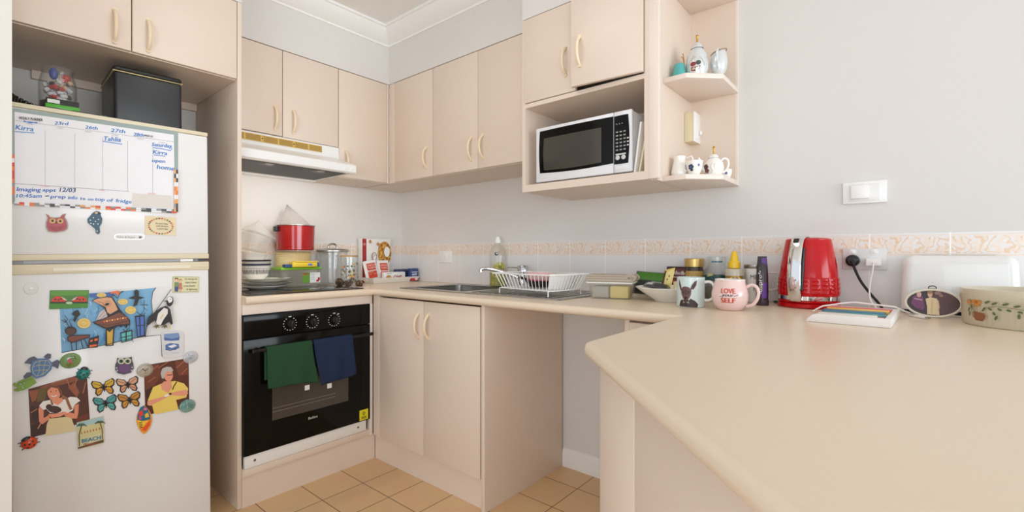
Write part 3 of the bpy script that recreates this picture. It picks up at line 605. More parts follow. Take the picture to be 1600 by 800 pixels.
a.ell((222, 220, 217), 48.5, 450.5, 11, 8.3); a.build('inner_pad', t)
c0 = FPw(48.5, 451, .0018); MB().prism([FPw(45.5, 449.5, .0018), FPw(51.5, 449.2, .0018), FPw(51.5, 452.4, .0018), FPw(45.5, 452.8, .0018)], nF * .004, b=.0008).build('hook_stub', WHITEP, t)
# child's drawing
K = T(60, 440, 6.664)
pap = [(92.5, 456), (272, 446.5), (271, 500), (270, 557), (252.5, 557.5), (251, 523.5), (228, 525.5), (200, 530), (165, 539), (130, 545), (96, 551.5)]
t, a = magnet('child_drawing', "child's felt-pen drawing of a blue snowy scene and penguin on the fridge door", 'drawing', pap, (226, 226, 225), th=.0004, edge='paper')
KR = T(170, 425, 5.7125)
a.poly((120, 176, 214), [(93, 474), (140, 458), (180, 456), (243, 449.6), (239, 456), (236.5, 468), (237, 482), (238.5, 490), (229, 510), (227, 525), (200, 530), (165, 538.6), (130, 544.6), (96, 551)])
rn = random.Random(4)
for i in range(70):
    u = rn.uniform(97, 232); v = rn.uniform(462, 540 - (u - 96) * .1); c = rn.choice([(72, 130, 186), (152, 198, 226), (88, 146, 200), (60, 104, 168), (196, 220, 232)]); l = rn.uniform(4, 12)
    a.line(c, [(u, v), (u + rn.uniform(-3, 4), v + l * .5), (u + rn.uniform(-4, 4), v + l * .95)], rn.uniform(.6, 1.5))
BK = (34, 30, 34)
a.poly((64, 100, 166), [(140, 459), (178, 456.5), (176, 463), (158, 466), (140, 464)])
for cx, cy, rx, ry in ((158.5, 461, 7.5, 3.6), (131, 505, 10.5, 8), (192, 471.5, 8, 4.6), (204, 484.5, 8.5, 6.2)): a.ell((226, 196, 110), cx, cy, rx, ry); a.line((190, 158, 70), ring(cx, cy, rx * .6, ry * .55, 12), .7)
# big brown creature
a.poly(BK, [(143.5, 470), (150, 466), (165, 463.5), (175, 463.5), (182, 474), (188, 484), (192, 488), (173, 494), (166, 492), (163, 482), (153, 474)]); a.poly((214, 162, 124), [(145, 470), (151, 467), (165, 464.5), (174, 465), (180, 475), (184, 484), (172, 491), (167.5, 488), (165, 480), (154, 474.5)])
a.ell((190, 134, 100), 167.5, 475, 6.5, 5, -.3).ell((214, 162, 124), 167.5, 475, 5, 3.7, -.3).ell(BK, 167.3, 475.4, 3.6, 2.1, -.35); a.line((120, 76, 50), [(152, 471), (160, 473), (164, 478)], .6)
a.poly((196, 184, 186), [(150, 500), (156, 487), (163, 483), (167, 491), (168, 497)]); a.line((120, 96, 96), [(152, 499), (164, 485)], .6); a.line((120, 96, 96), [(156, 500), (166, 490)], .6)
a.poly(BK, [(144, 503.5), (160, 498), (186, 487), (193, 489.5), (203, 500), (203.5, 507), (199.5, 509), (197, 513.5), (193, 508), (189, 512), (185, 508.5), (180, 513), (174, 512), (168, 515), (160, 512), (152, 508)]); a.poly((122, 70, 50), [(147, 503.5), (161, 499), (186, 488.5), (192, 491), (201, 500), (201.5, 505.5), (194, 506.5), (184, 507), (174, 510), (166, 512), (154, 507)])
for i in range(9): u = 161.5 + i * 4.2; a.poly([(236, 110, 50), (240, 206, 120)][i % 2], [(u, 503.6 - i * .75), (u + 2.6, 503.1 - i * .75), (u + 2.4, 501 - i * .75), (u + .1, 501.5 - i * .75)])
a.line(BK, [(147, 506), (170, 508), (203, 501)], .6)
a.poly(BK, [(165, 515), (168, 513.5), (179, 512), (177.5, 540), (164.5, 541)]); a.poly((202, 164, 66), [(167, 516), (171, 519), (176.5, 514), (175.5, 538.5), (167.5, 539)])
# small animal, birds, presents
a.ell(BK, 110.5, 517, 9.3, 7).ell((84, 52, 40), 110.5, 518, 7.6, 5.4); a.line(BK, [(108, 511), (103, 502), (100, 498)], 1.1); a.line(BK, [(113, 511), (108, 502), (111, 498)], 1.0)
a.poly(BK, [(105, 526), (112, 523.5), (130, 523), (141, 522.5), (140, 528), (130, 530.5), (113, 536), (105.5, 533)]).poly((124, 66, 48), [(106.5, 527), (113, 525), (139, 524), (138, 527), (129, 529), (113, 534.5), (107, 532)])
for u0, v0, u1, v1 in ((111, 535, 113, 548), (119, 534, 119.5, 547), (126, 531, 130, 544), (132, 530, 137, 542)): a.line(BK, [(u0, v0), (u1, v1)], 1.4)
a.poly(BK, [(116, 486), (122, 484), (126, 491), (121, 496), (117, 504), (114, 500), (117, 494), (112, 491)]); a.line(BK, [(101, 493), (106, 499), (100, 505)], 1.1); a.line(BK, [(96, 500), (104, 504), (107, 509)], 1.0)
a.poly(BK, [(209, 455), (213, 452), (217, 455), (217, 463), (226, 465), (217, 468), (214, 477), (208, 479), (211, 468), (200, 466), (210, 462)]); a.line(BK, [(219, 476), (231, 476.5)], 1.0); a.line(BK, [(225, 469), (225, 484)], 1.0)
a.poly((232, 112, 56), [(172, 456), (186, 454), (187, 462), (183, 461), (181, 458), (173, 459)]); a.line(BK, [(176, 460), (184, 466), (187, 458), (193, 455)], 1.4)
a.poly(BK, [(139, 529), (155, 524), (152.5, 543), (137, 544)]); 
for q in ((141, 530.5, 145, 533.5), (147.5, 528.5, 153, 532), (140, 538, 151.5, 542)): a.poly((236, 104, 46), [(q[0], q[1] + 1), (q[2], q[1]), (q[2] - .5, q[3]), (q[0] - .3, q[3] + 1)])
a.poly(BK, [(188, 519.5), (206.5, 515), (207, 531.5), (189.5, 536)]).poly((92, 178, 178), [(189.6, 521), (196, 519.5), (196, 533), (190.5, 534.5)]).poly((92, 178, 178), [(198, 519), (205, 517.2), (205.5, 530.6), (198, 532.6)]); a.line(BK, [(190, 527.5), (206, 524)], 1.2); a.line(BK, [(192, 514), (196, 518), (201, 513)], 1.2)
a.poly(BK, [(210.5, 493.5), (226, 492), (226.5, 525), (214.5, 528)]).poly((74, 110, 184), [(212.4, 495.5), (217, 495), (218.5, 525), (215.5, 526)]).poly((74, 110, 184), [(219, 494.8), (224.6, 494.2), (224.8, 523.5), (220, 524.6)]); a.line(BK, [(213, 509), (225.5, 508)], 1.2); a.line(BK, [(214, 487), (219, 492), (225, 485), (227, 490), (219, 492)], 1.1)
a.line(BK, [(96, 551), (130, 544.8), (165, 538.8), (200, 530.2), (227, 525.5), (251, 523.5), (253, 557)], 1.0); a.line(BK, [(243.5, 449.5), (238.5, 457), (236.5, 470), (238.2, 488), (229, 511), (227, 525)], 1.1)
a.line(BK, [(267.5, 452), (256, 468), (242, 488)], 1.0)
# penguin
a.poly(BK, [(229, 506), (233, 494), (245, 485), (252, 480.5), (258, 478), (262, 479), (266, 484), (270, 505), (268, 508), (264, 503), (256, 508), (246, 509), (242, 500), (231, 509)]); a.poly((224, 222, 216), [(244, 503), (247, 490), (256, 481), (262, 483), (262, 490), (255, 500), (251, 508), (245, 507)])
a.ell(BK, 265.5, 471, 5.2, 8, .25).ell((232, 231, 229), 265.3, 468.4, 4, 4.6, .2); a.poly(BK, [(254, 470.5), (262.5, 469.5), (263, 472)]); a.ell(BK, 266, 467.5, .7, .8)
for u in (243, 256): a.poly((96, 90, 50), [(u, 508), (u + 4, 507), (u + 6, 513), (u + 3, 511), (u + 1, 514), (u, 511), (u - 4, 511.5)])
a.line((214, 190, 80), [(251, 498), (255, 491)], 1.2); a.line((222, 196, 90), [(266, 508), (265.5, 515)], 1.6)
a.build('felt_pen_picture', t)
# ladybird photo card, marriage joke
t, a = magnet('ladybird_photo_magnet', 'green photo magnet of two ladybirds face to face', 'magnet', [K(120, 90), K(525, 88), K(512, 275), K(110, 287)], (66, 124, 34), th=.002, h0=.0012, edge='card')
a.f = lambda p, q, hh: FPw(*K(p, q), .0032 + hh)
a.poly((92, 152, 44), [(130, 100), (515, 95), (512, 140), (128, 150)]).poly((72, 140, 38), [(120, 225), (512, 222), (508, 268), (116, 278)]).poly((40, 84, 30), [(125, 205), (512, 200), (512, 228), (122, 232)])
for c, s in ((215, 1), (425, -1)):
    a.poly((206, 62, 34), [(c - 85 * s, 212), (c - 75 * s, 180), (c - 35 * s, 152), (c + 20 * s, 155), (c + 60 * s, 180), (c + 75 * s, 212)]).poly((214, 198, 190), [(c + 20 * s, 156), (c + 55 * s, 172), (c + 88 * s, 200), (c + 50 * s, 190)])
    for k in ((-40, 185), (-5, 190), (20, 178)): a.ell((70, 26, 20), c + k[0] * s, k[1], 9, 9)
    a.line((24, 22, 18), [(c - 85 * s, 214), (c + 80 * s, 214)], 8)
a.ell((186, 206, 170), 320, 222, 35, 14); a.build('photo_print', t)
t, a = magnet('joke_card_magnet', 'pale yellow cartoon couple card magnet at the top right of the fridge door', 'magnet', [(269.5, 431.5), (311.5, 432), (311, 456.5), (268.5, 457.5)], (216, 212, 170), th=.0015, h0=.001, edge='card')
a.line((140, 132, 96), [(270.5, 432.6), (310.3, 433), (310, 455.5), (269.8, 456.4), (270.5, 432.6)], .5)
for i, s in enumerate(('Our marriage was', 'made in heaven', 'so was thunder', '& lightning')): a.text((60, 54, 40), s, 286.5 + (2, 3, 0, 5)[i], 437.4 + i * 5.3, 308 - (0, 1, 3, 0)[i], 437.2 + i * 5.3, 3.1)
a.ell((226, 186, 150), 275.5, 437.5, 2.6, 3).poly((110, 76, 40), [(272.8, 437), (273.2, 434), (278, 434), (278.3, 437), (275.5, 435.6)]).poly((120, 140, 90), [(272.5, 441), (278.5, 441), (279, 448), (272.3, 448.5)]).poly((60, 74, 130), [(272.5, 448), (278.5, 448), (278, 455.5), (272.8, 455.5)])
a.ell((226, 186, 150), 281.5, 439, 2.4, 2.8).poly((190, 140, 60), [(279, 438.5), (279.6, 435.8), (283.6, 435.8), (284.2, 439), (281.6, 437.4)]).poly((190, 120, 100), [(279.4, 442), (283.8, 442), (285, 452), (279, 452.5)]).poly((214, 176, 140), [(280, 452), (283.6, 452), (283.2, 456), (280.4, 456)]); a.build('printed_cartoon', t)
# rounded rectangle, clear gems
rr = [(252, 520), (257, 517.2), (267, 516.5), (279, 516.7), (284.5, 518.5), (286.5, 523), (286, 551), (283.5, 556), (272, 558.5), (259, 558.8), (254, 557), (252.6, 552)]
t, a = magnet('souvenir_magnet', 'clear rounded souvenir magnet with a small blue ship picture', 'magnet', rr, (216, 217, 219), th=.004, h0=.001, rough=.15)
a.poly((120, 148, 190), [(256, 522), (279, 520), (281, 528), (270, 531), (256.5, 532)]).poly((70, 104, 164), [(256, 527), (268, 529.5), (280, 527), (280, 531.5), (268, 532.5), (257, 532)]).poly((84, 112, 166), [(258, 539), (266, 536), (279, 537.5), (280, 542), (274, 547), (259, 546)]).poly((222, 226, 232), [(262, 541), (272, 538), (277, 540), (268, 544)]); a.line((60, 80, 130), [(258, 546), (266, 547.6), (280, 543)], 1.1); a.line((170, 172, 176), [(259, 552), (280, 551)], .7); a.build('printed_ship', t)
def gem(label, cx, cy, rx, ry, rgb, arts, rot=0, h0=.0016):
    t = thing('glass_gem_magnet', label, 'magnet', FPw(cx, cy, h0), MF.to_3x3(), 'domed glass magnets')
    c = FPl(cx, cy, h0); e1 = (FPl(cx + rx, cy, h0) - c).length; e2 = (FPl(cx, cy + ry, h0) - c).length
    MB().lathe([(1, 0), (1, .0022), (.93, .0042), (.75, .0064), (.45, .008), (0, .0086)], (0, 0, 0), 28, M=MF @ Matrix.Translation(c) @ Matrix.Rotation(rot, 4, 'X') @ Matrix(((0, 0, 1, 0), (e1, 0, 0, 0), (0, e2, 0, 0), (0, 0, 0, 1)))).build('glass_dome', glass('gem_' + '%02x%02x%02x' % rgb, rgb, .35, .55, .05), t)
    a = Art(lambda p, q, hh: FPw(p, q, h0 + .0001 + hh), h0=.0002)
    # the picture lies just proud of the dome so it reads through it
    a.f = lambda p, q, hh: FPw(p, q, h0 + .0088 * max(0., 1 - .9 * (((p - cx) / rx) ** 2 + ((q - cy) / ry) ** 2)) + .0008 + hh)
    arts(a); a.build('picture', t); return t
gem('clear oval glass gem magnet pinning the top right corner of the yellow-shirt photo', 297.5, 558, 11.6, 9.6, (214, 216, 220), lambda a: (a.line((120, 132, 156), [(290, 562), (294, 554), (302, 556), (305, 562), (297, 564)], 1.3), a.ell((150, 160, 184), 298, 560, 3, 2), a.line((240, 242, 246), [(292, 555), (300, 552)], 1.2)))
gem('teal oval glass gem magnet at the lower right corner of the yellow-shirt photo', 292.5, 634, 12.4, 10.2, (120, 170, 160), lambda a: (a.poly((196, 214, 208), [(290, 626), (295, 626), (293, 634), (296, 641), (291, 642)]), a.poly((70, 140, 128), [(283, 632), (289, 628), (290, 636), (285, 639)]), a.poly((64, 134, 122), [(296, 629), (302, 632), (301, 638), (296, 636)])))
gem('green oval glass magnet with a pink and white bird beside the turtle', 110, 563.5, 16.5, 12, (104, 148, 58), lambda a: (a.poly((232, 226, 224), [(103, 570), (106, 560), (113, 556), (120, 560), (120, 568), (112, 574), (105, 574)]), a.poly((206, 84, 118), [(103, 570), (106, 562), (111, 561), (113, 568), (107, 573)]), a.poly((60, 62, 80), [(110, 556), (117, 556), (119, 561), (114, 560)])), -.1)
gem('cream oval glass magnet with a dark insect print between purple owl and yellow-shirt photo', 226.3, 578.3, 13, 10.6, (196, 186, 166), lambda a: (a.poly((216, 208, 190), ring(226.3, 578.3, 9.5, 7.6)), a.line((60, 44, 36), [(219, 582), (223, 576), (227, 580), (231, 575), (232, 583), (226, 583)], 1.5), a.ell((150, 196, 214), 230, 572.5, 1.2, 1.2)), 0)
# turtle, gecko
J = T(20, 545, 5)
t, a = magnet('turtle_magnet', 'blue wooden turtle magnet above the photo of the woman in white', 'magnet', [J(*p) for p in ((135, 150), (150, 95), (200, 75), (270, 75), (310, 110), (300, 160), (250, 210), (180, 232), (150, 205))], (74, 116, 168), th=.006, h0=.0012, edge='shell')
fl = MB()
for P in (((90, 110), (125, 72), (165, 58), (190, 75), (160, 95), (140, 118)), ((240, 62), (270, 36), (298, 42), (296, 72), (270, 82)), ((305, 105), (345, 85), (368, 95), (352, 155), (325, 140), (305, 135)), ((82, 215), (110, 185), (140, 185), (150, 205), (120, 232), (95, 235))): fl.prism([FPw(*J(p, q), .0012) for p, q in P], nF * .0045)
fl.build('flippers', col((84, 88, 104)), t)
a.f = lambda p, q, hh: FPw(*J(p, q), .0072 + hh); YL = (206, 198, 110)
a.line(YL, [(152, 150), (170, 110), (215, 92), (275, 92), (295, 120), (280, 160), (235, 200), (185, 215), (160, 190), (152, 150)], 4)
for P in (((160, 140), (200, 128), (285, 130)), ((165, 175), (210, 165), (275, 165)), ((215, 92), (200, 128), (210, 165), (190, 212)), ((255, 92), (245, 130), (240, 165), (230, 200))): a.line(YL, P, 3.2)
a.build('shell_pattern', t)
t, a = magnet('gecko_magnet', 'green gecko magnet at the left edge beside the photo of the woman in white', 'magnet', [J(*p) for p in ((0, 275), (15, 262), (28, 275), (40, 255), (75, 240), (110, 230), (140, 212), (165, 230), (185, 262), (150, 285), (120, 305), (85, 320), (60, 325), (40, 330), (10, 328), (12, 312), (40, 312), (30, 290), (12, 292))], (122, 156, 52), th=.006, h0=.0016, edge='body')
a.f = lambda p, q, hh: FPw(*J(p, q), .0076 + hh)
for p, q, r in ((60, 275, 6), (75, 290, 5), (90, 265, 5), (80, 305, 6)): a.ell((140, 186, 196), p, q, r, r)
a.line((90, 122, 36), [(40, 275), (100, 250), (150, 235)], 5); a.build('painted_spots', t)
# photograph of a woman in white
PH = [J(*p) for p in ((120, 312), (462, 195), (578, 235), (600, 545), (497, 632), (140, 697))]
quad = [J(120, 315), J(577, 188), J(601, 560), J(140, 697)]
t, a = magnet('photograph', 'printed photo of a smiling woman in a white shirt holding a small animal', 'photograph', quad, (82, 40, 28), th=.0005, h0=.0008, edge='paper')
a.f = lambda p, q, hh: FPw(*J(p, q), .0013 + hh)
for P, c in ((((180, 320), (280, 290), (250, 400), (190, 420)), (104, 82, 40)), (((125, 330), (200, 320), (180, 400), (150, 420)), (146, 82, 50)), (((200, 300), (480, 215), (560, 230), (470, 260), (260, 310)), (140, 78, 50)), (((430, 300), (480, 260), (520, 340), (500, 380)), (150, 84, 54)), (((140, 440), (210, 470), (200, 600), (150, 560)), (60, 26, 22)), (((490, 540), (590, 500), (596, 555), (500, 590)), (110, 50, 34)), (((145, 600), (250, 560), (250, 668), (150, 690)), (54, 24, 20))): a.poly(c, P)
for P in (((420, 230), (440, 290)), ((500, 230), (480, 300)), ((545, 350), (570, 260)), ((140, 500), (190, 470)), ((300, 270), (420, 240))): a.line((176, 112, 74), P, 7)
a.poly((224, 144, 112), [(200, 470), (215, 440), (240, 455), (240, 540), (285, 520), (290, 545), (230, 590), (205, 570)]).poly((226, 146, 114), [(480, 440), (515, 430), (512, 500), (500, 545), (440, 545), (400, 520), (420, 490), (480, 505)])
a.poly((238, 234, 230), [(205, 445), (235, 410), (300, 398), (400, 395), (450, 375), (500, 380), (527, 405), (480, 440), (470, 480), (430, 500), (290, 500), (260, 470), (240, 478)]).poly((222, 206, 160), [(265, 590), (285, 545), (345, 540), (420, 530), (460, 545), (490, 640), (255, 680)])
a.poly((232, 150, 118), [(310, 398), (318, 425), (352, 440), (390, 410), (385, 380)]).ell((228, 148, 116), 320, 345, 50, 60, -.25).poly((120, 70, 44), [(268, 330), (272, 300), (310, 285), (360, 295), (385, 330), (390, 375), (372, 360), (350, 310), (300, 300)]).line((240, 236, 230), [(300, 368), (322, 374), (345, 362)], 7).ell((70, 40, 34), 298, 335, 5, 4).ell((70, 40, 34), 338, 328, 5, 4)
a.line((150, 98, 62), [(385, 370), (420, 390), (435, 430), (455, 475)], 22).line((150, 98, 62), [(300, 400), (310, 440)], 16)
a.ell((66, 36, 30), 325, 473, 55, 27, .1).ell((58, 32, 28), 282, 455, 24, 22).poly((234, 154, 122), [(275, 510), (340, 505), (400, 490), (425, 500), (370, 530), (300, 540)]).line((230, 150, 118), [(280, 520), (230, 560), (195, 625)], 7)
a.build('photo_print', t)
LB = mat('ladybird_black', (28, 28, 30), .3)
def beetle(label, cx, cy, rx, ry, rgb, rot):
    t = thing('ladybird_magnet', label, 'magnet', FPw(cx, cy, .0014), MF.to_3x3(), 'ladybird magnets'); c = FPl(cx, cy, .0014); e1 = (FPl(cx + rx, cy, 0) - FPl(cx, cy, 0)).length; e2 = (FPl(cx, cy + ry, 0) - FPl(cx, cy, 0)).length
    A = MF @ Matrix.Translation(c) @ Matrix.Rotation(rot, 4, 'X'); B = A @ Matrix(((0, 0, 1, 0), (e1, 0, 0, 0), (0, e2, 0, 0), (0, 0, 0, 1)))
    MB().lathe([(1, 0), (.97, .004), (.8, .009), (.5, .0125), (0, .014)], (0, 0, 0), 28, M=B).build('shell', col(rgb, .2), t)
    k = MB().lathe([(.5, 0), (.5, .004), (.36, .0085), (0, .011)], (0, 0, 0), 20, M=A @ Matrix.Translation((0, -e1 * .1, e2 * .78)) @ Matrix(((0, 0, 1, 0), (e1 * 1.2, 0, 0, 0), (0, e2 * .75, 0, 0), (0, 0, 0, 1))))
    for sy in (-1, 1):
        for q in (-.5, .1, .6): k.cyl(A @ V(.002, sy * e1 * .8, q * e2), A @ V(.002, sy * e1 * 1.14, q * e2 * 1.15), .0012, seg=6)
    for p, q in ((-.45, .15), (.45, .15), (-.35, -.45), (.35, -.45), (0, -.05)): k.sphere(A @ V(.0142 * (1 - .55 * (p * p + q * q)) - .0012, p * e1, q * e2), .0022, e1 * .17, e2 * .17, 10)
    k.build('head_and_spots', LB, t)
beetle('red ladybird magnet at the lower left corner of the photo of the woman in white', 45.5, 692, 12.8, 9.6, (204, 74, 40), .35)
beetle('dark teal ladybird magnet at the top corner of the white-shirt woman photo', 130, 584, 10.6, 9.4, (30, 128, 122), -.3)
# beach sign
t, a = magnet('beach_sign_magnet', 'square palm tree magnet reading BEACH TIME below the photo of the woman in white', 'magnet', [J(497, 575), (161.3, 650.2), (162.2, 691.5), (121.8, 702)], (218, 214, 170), th=.0035, h0=.0024, edge='tile')
a.poly((164, 200, 206), [(120, 661), (161, 651), (161.3, 662), (120.2, 671)]).poly((212, 206, 150), [(120.2, 668), (161.3, 659), (161.6, 676), (120.8, 686)]).poly((96, 80, 58), [(121.5, 699), (161.8, 686.5), (162, 691.2), (122, 701.6)])
for i in range(7): a.ell((190, 110, 80), 127.5 + i * 4.6, 676.6 - i * 1.1, 1.0, 2)
for u, v in ((127.5, 664.5), (156.5, 660.5)):
    for q in range(7): an = math.pi * (q / 6) + .1; a.line((70, 96, 56), [(u, v), (u + 5 * math.cos(an), v - 3.5 * math.sin(an)), (u + 8 * math.cos(an), v + 1.6 - 2 * math.sin(an))], 1.2)
a.line((84, 70, 44), [(127.5, 665), (123.5, 680), (124, 697)], 1.6); a.line((84, 70, 44), [(156.5, 661), (159.5, 672), (160, 686)], 1.4)
a.text((66, 138, 176), 'BEACH', 128, 692, 157, 686.4, 6, bold=.3).text((176, 92, 60), 'Time', 130, 699, 152, 694, 5.4, bold=.3); a.build('printed_sign', t)
# purple owl
P5 = T(135, 545, 5)
t, a = magnet('owl_magnet', 'purple and grey owl magnet with green eyes in the middle of the fridge door', 'magnet', [P5(*p) for p in ((238, 70), (260, 75), (330, 68), (352, 62), (352, 85), (362, 110), (368, 150), (345, 185), (290, 200), (245, 190), (224, 165), (224, 125), (238, 95))], (74, 76, 90), th=.005, h0=.0006)
a.f = lambda p, q, hh: FPw(*P5(p, q), .0056 + hh)
a.ell((104, 72, 112), 296, 155, 50, 34)
for c in (271, 322): a.ell((206, 200, 178), c, 96, 27, 24).ell((60, 110, 88), c, 97, 17, 15).ell((20, 24, 24), c, 97, 10, 9)
a.poly((150, 108, 70), [(288, 108), (304, 108), (297, 122)])
for p, q in ((236, 150), (240, 170), (358, 145), (352, 168)): a.ell((190, 190, 200), p, q, 6, 6)
a.build('painted_face', t)
# butterflies
def butterfly(label, cx, cy, s, rot, c1, c2):
    def tf(p, q):
        c, d = math.cos(rot), math.sin(rot); return (cx + (p * c - q * d) * s, cy + (p * d + q * c) * s * .92)
    W = [(0, -3), (-4, -10), (-16, -14), (-19, -10), (-17, -2), (-13, 1), (-15, 8), (-12, 13), (-6, 11), (-2, 4)]
    poly = W[::-1] + [(-p, q) for p, q in W]
    t, a = magnet('butterfly_magnet', label, 'magnet', poly, (52, 46, 44), tf, th=.0015, h0=.0008, group='butterfly magnets', edge='wings')
    for m in (-1, 1):
        a.poly(c1, [(m * p, q) for p, q in ((2, -3), (5, -9), (14, -12.4), (17, -9), (15, -3), (9, -.5))]).poly(c2, [(m * p, q) for p, q in ((2, 2), (6, 0), (11, 2), (12.6, 7), (10.6, 11), (6.4, 9))])
        a.line((60, 48, 42), [(m * 3, -3), (m * 15, -9)], .8); a.line((60, 48, 42), [(m * 3, 3), (m * 11, 7)], .7)
    a.build('wing_print', t)
    MB().tube([FPw(*tf(0, -6), .0032), FPw(*tf(0, 0), .0038), FPw(*tf(0, 7), .0032)], [.0012, .002, .001], 8).build('body', LB, t)
butterfly('yellow butterfly magnet, upper left of the four butterflies', 162, 605.5, 1.0, -.16, (206, 170, 50), (216, 150, 40))
butterfly('pink-orange butterfly magnet, upper right of the four butterflies', 199.6, 601.5, .95, -.16, (212, 160, 124), (206, 150, 112))
butterfly('turquoise butterfly magnet, lower left of the four butterflies', 165, 631, 1.02, -.18, (70, 156, 156), (78, 168, 164))
butterfly('amber brown butterfly magnet, lower right of the four butterflies', 202.5, 625.5, .98, -.16, (190, 132, 54), (206, 144, 50))
# surfboard
sb = [(224.5 + 12 * math.sin(math.pi * (i / 12)) ** .75 + .8 * (1 - i / 12), 633 + 45 * i / 12) for i in range(13)] + [(224.5 - 12 * math.sin(math.pi * (i / 12)) ** .75 + .8 * (1 - i / 12), 633 + 45 * i / 12) for i in range(11, 0, -1)]
t, a = magnet('surfboard_magnet', 'orange and blue surfboard magnet below the yellow-shirt photo', 'magnet', sb, (236, 150, 40), th=.004, h0=.0012, edge='board')
a.poly((36, 104, 130), [(219, 637), (224, 634), (230, 637), (234.5, 648), (235, 655), (222, 658), (214.4, 656), (215, 646)]).poly((222, 62, 44), [(216, 645), (222, 640), (224, 648), (218, 651)]).poly((226, 110, 140), [(225, 637), (230, 637.5), (229, 641), (224, 641)]).poly((232, 186, 60), [(226, 648), (231, 644), (233, 651), (227, 653)]).poly((206, 70, 120), [(217, 651), (220, 650), (221, 656), (217, 656)])
a.poly((240, 196, 50), [(214.6, 656), (222, 658), (232, 657), (222, 668), (216.5, 668)]).poly((226, 84, 40), [(235, 656), (234, 664), (228, 673), (221, 672), (228, 664)])
for i in range(4): a.line((40, 34, 30), [(216.5 + i * .5, 661 + i * 2.4), (222.5, 660 + i * 2.4)], 1.1)
a.build('printed_design', t)
# photograph of older woman
quad = [P5(448, 137), P5(797, 73), P5(805, 490), P5(458, 530)]
quad = [(224.6, 571), (294.4, 559.6), (295.6, 636), (227, 648.5)]
t, a = magnet('photograph', 'printed photo of a grey-haired woman in a yellow shirt', 'photograph', quad, (88, 44, 30), th=.0005, h0=.0008, edge='paper')
a.f = lambda p, q, hh: FPw(*P5(p, q), .0013 + hh)
for P, c in ((((450, 150), (560, 115), (600, 190), (520, 300), (460, 320)), (110, 58, 38)), (((690, 100), (790, 85), (795, 200), (720, 210)), (116, 62, 42)), (((460, 330), (520, 290), (480, 400)), (60, 32, 24))): a.poly(c, P)
for P in (((470, 200), (560, 130)), ((560, 150), (640, 100)), ((700, 150), (760, 100)), ((740, 200), (790, 150)), ((480, 260), (540, 220))): a.line((170, 100, 66), P, 6)
a.poly((230, 202, 100), [(480, 400), (520, 300), (590, 270), (690, 250), (760, 270), (795, 310), (780, 380), (700, 400), (720, 475), (530, 512), (515, 450)])
a.poly((224, 152, 124), [(475, 410), (520, 395), (610, 370), (650, 345), (780, 318), (795, 350), (760, 370), (660, 362), (600, 395), (500, 445), (478, 440)]).poly((222, 150, 122), [(580, 280), (605, 255), (660, 250), (668, 300), (640, 345), (590, 320)])
a.ell((220, 148, 122), 640, 205, 36, 50, -.05).poly((182, 176, 170), [(588, 230), (580, 190), (592, 155), (625, 140), (660, 142), (678, 165), (672, 180), (630, 175), (612, 200), (604, 235)]).line((60, 40, 40), [(630, 205), (655, 206), (672, 200)], 6)
a.line((44, 30, 30), [(672, 320), (684, 290), (705, 258)], 8).ell((230, 226, 220), 626, 365, 22, 9, -.3).ell((40, 30, 30), 655, 352, 10, 8); a.build('photo_print', t)
# ---- on top of the fridge
zt_w = (MF @ V(-.2, -.2, ztop)).z + .0008
def FT(u, v, dz=0.):       # a picture point on the fridge top plane
    d = camray(u, v); return CAM + d * ((zt_w + dz - CAM.z) / d.z)
def top(xl, yl, zl=0.): return MF @ V(xl, yl, ztop + .0006 + zl)
tn = thing('storage_tin', 'large black square tin with a thin gold line on the fridge top', 'tin', top(-.31, -.148), MF.to_3x3())
TX0, TX1, TY0, TY1, TH = -.45, -.164, -.2535, -.0425, .2165
DT = mat('black_tin_paint', (40, 41, 43), .38, var=.04)
A = MF @ Matrix.Translation((0, 0, ztop + .0006))
MB().box(TX0, TX1, TY0, TY1, 0, TH, b=.012, seg=4, M=A).build('body', DT, tn)
ld = MB().use(DT).box(TX0 - .0015, TX1 + .0015, TY0 - .0015, TY1 + .0015, TH - .002, TH + .019, b=.012, seg=4, M=A); ld.build('lid', None, tn)
MB().box(TX0 - .0025, TX1 + .0025, TY0 - .0025, TY1 + .0025, TH - .0045, TH - .0015, b=.0013, M=A).build('gold_line', mat('gold_rim', (222, 204, 150), .3, metal=.3), tn)
A0 = MF @ Matrix.Translation((0, 0, ztop + .0006))
mt = MB(); NS = 26; vs = []
for i in range(NS):
    for j in range(9):
        yl = -.515 + .245 * i / (NS - 1); k = max(0, (-.453 - yl) / .062); xl = -.012 - .03 * k - .24 * j / 8
        vs.append(A0 @ V(xl, yl, .0022 + .034 * k ** 1.6 + .0012 * math.sin(j * 1.7 + i * .5) ** 2))
mt.add(vs, [(i * 9 + j, i * 9 + j + 1, (i + 1) * 9 + j + 1, (i + 1) * 9 + j) for i in range(NS - 1) for j in range(8)])
def dot_mat():
    m = bpy.data.materials.new('black_mesh_with_pale_dots'); m.use_nodes = True; nt = m.node_tree; n = nt.nodes
    tc = n.new('ShaderNodeTexCoord'); vo = n.new('ShaderNodeTexVoronoi'); vo.inputs['Scale'].default_value = 190; vo.inputs['Randomness'].default_value = .15
    r = n.new('ShaderNodeValToRGB'); r.color_ramp.elements[0].position = .3; r.color_ramp.elements[0].color = (.5, .5, .48, 1); r.color_ramp.elements[1].position = .36; r.color_ramp.elements[1].color = (.006, .006, .006, 1)
    nt.links.new(tc.outputs['Object'], vo.inputs['Vector']); nt.links.new(vo.outputs['Distance'], r.inputs[0]); nt.links.new(r.outputs[0], n['Principled BSDF'].inputs['Base Color']); n['Principled BSDF'].inputs['Roughness'].default_value = .6; return m
o = mt.build('placemat', dot_mat(), None, top(-.1, -.39)); so = o.modifiers.new('thickness', 'SOLIDIFY'); so.thickness = .0025; so.offset = 0
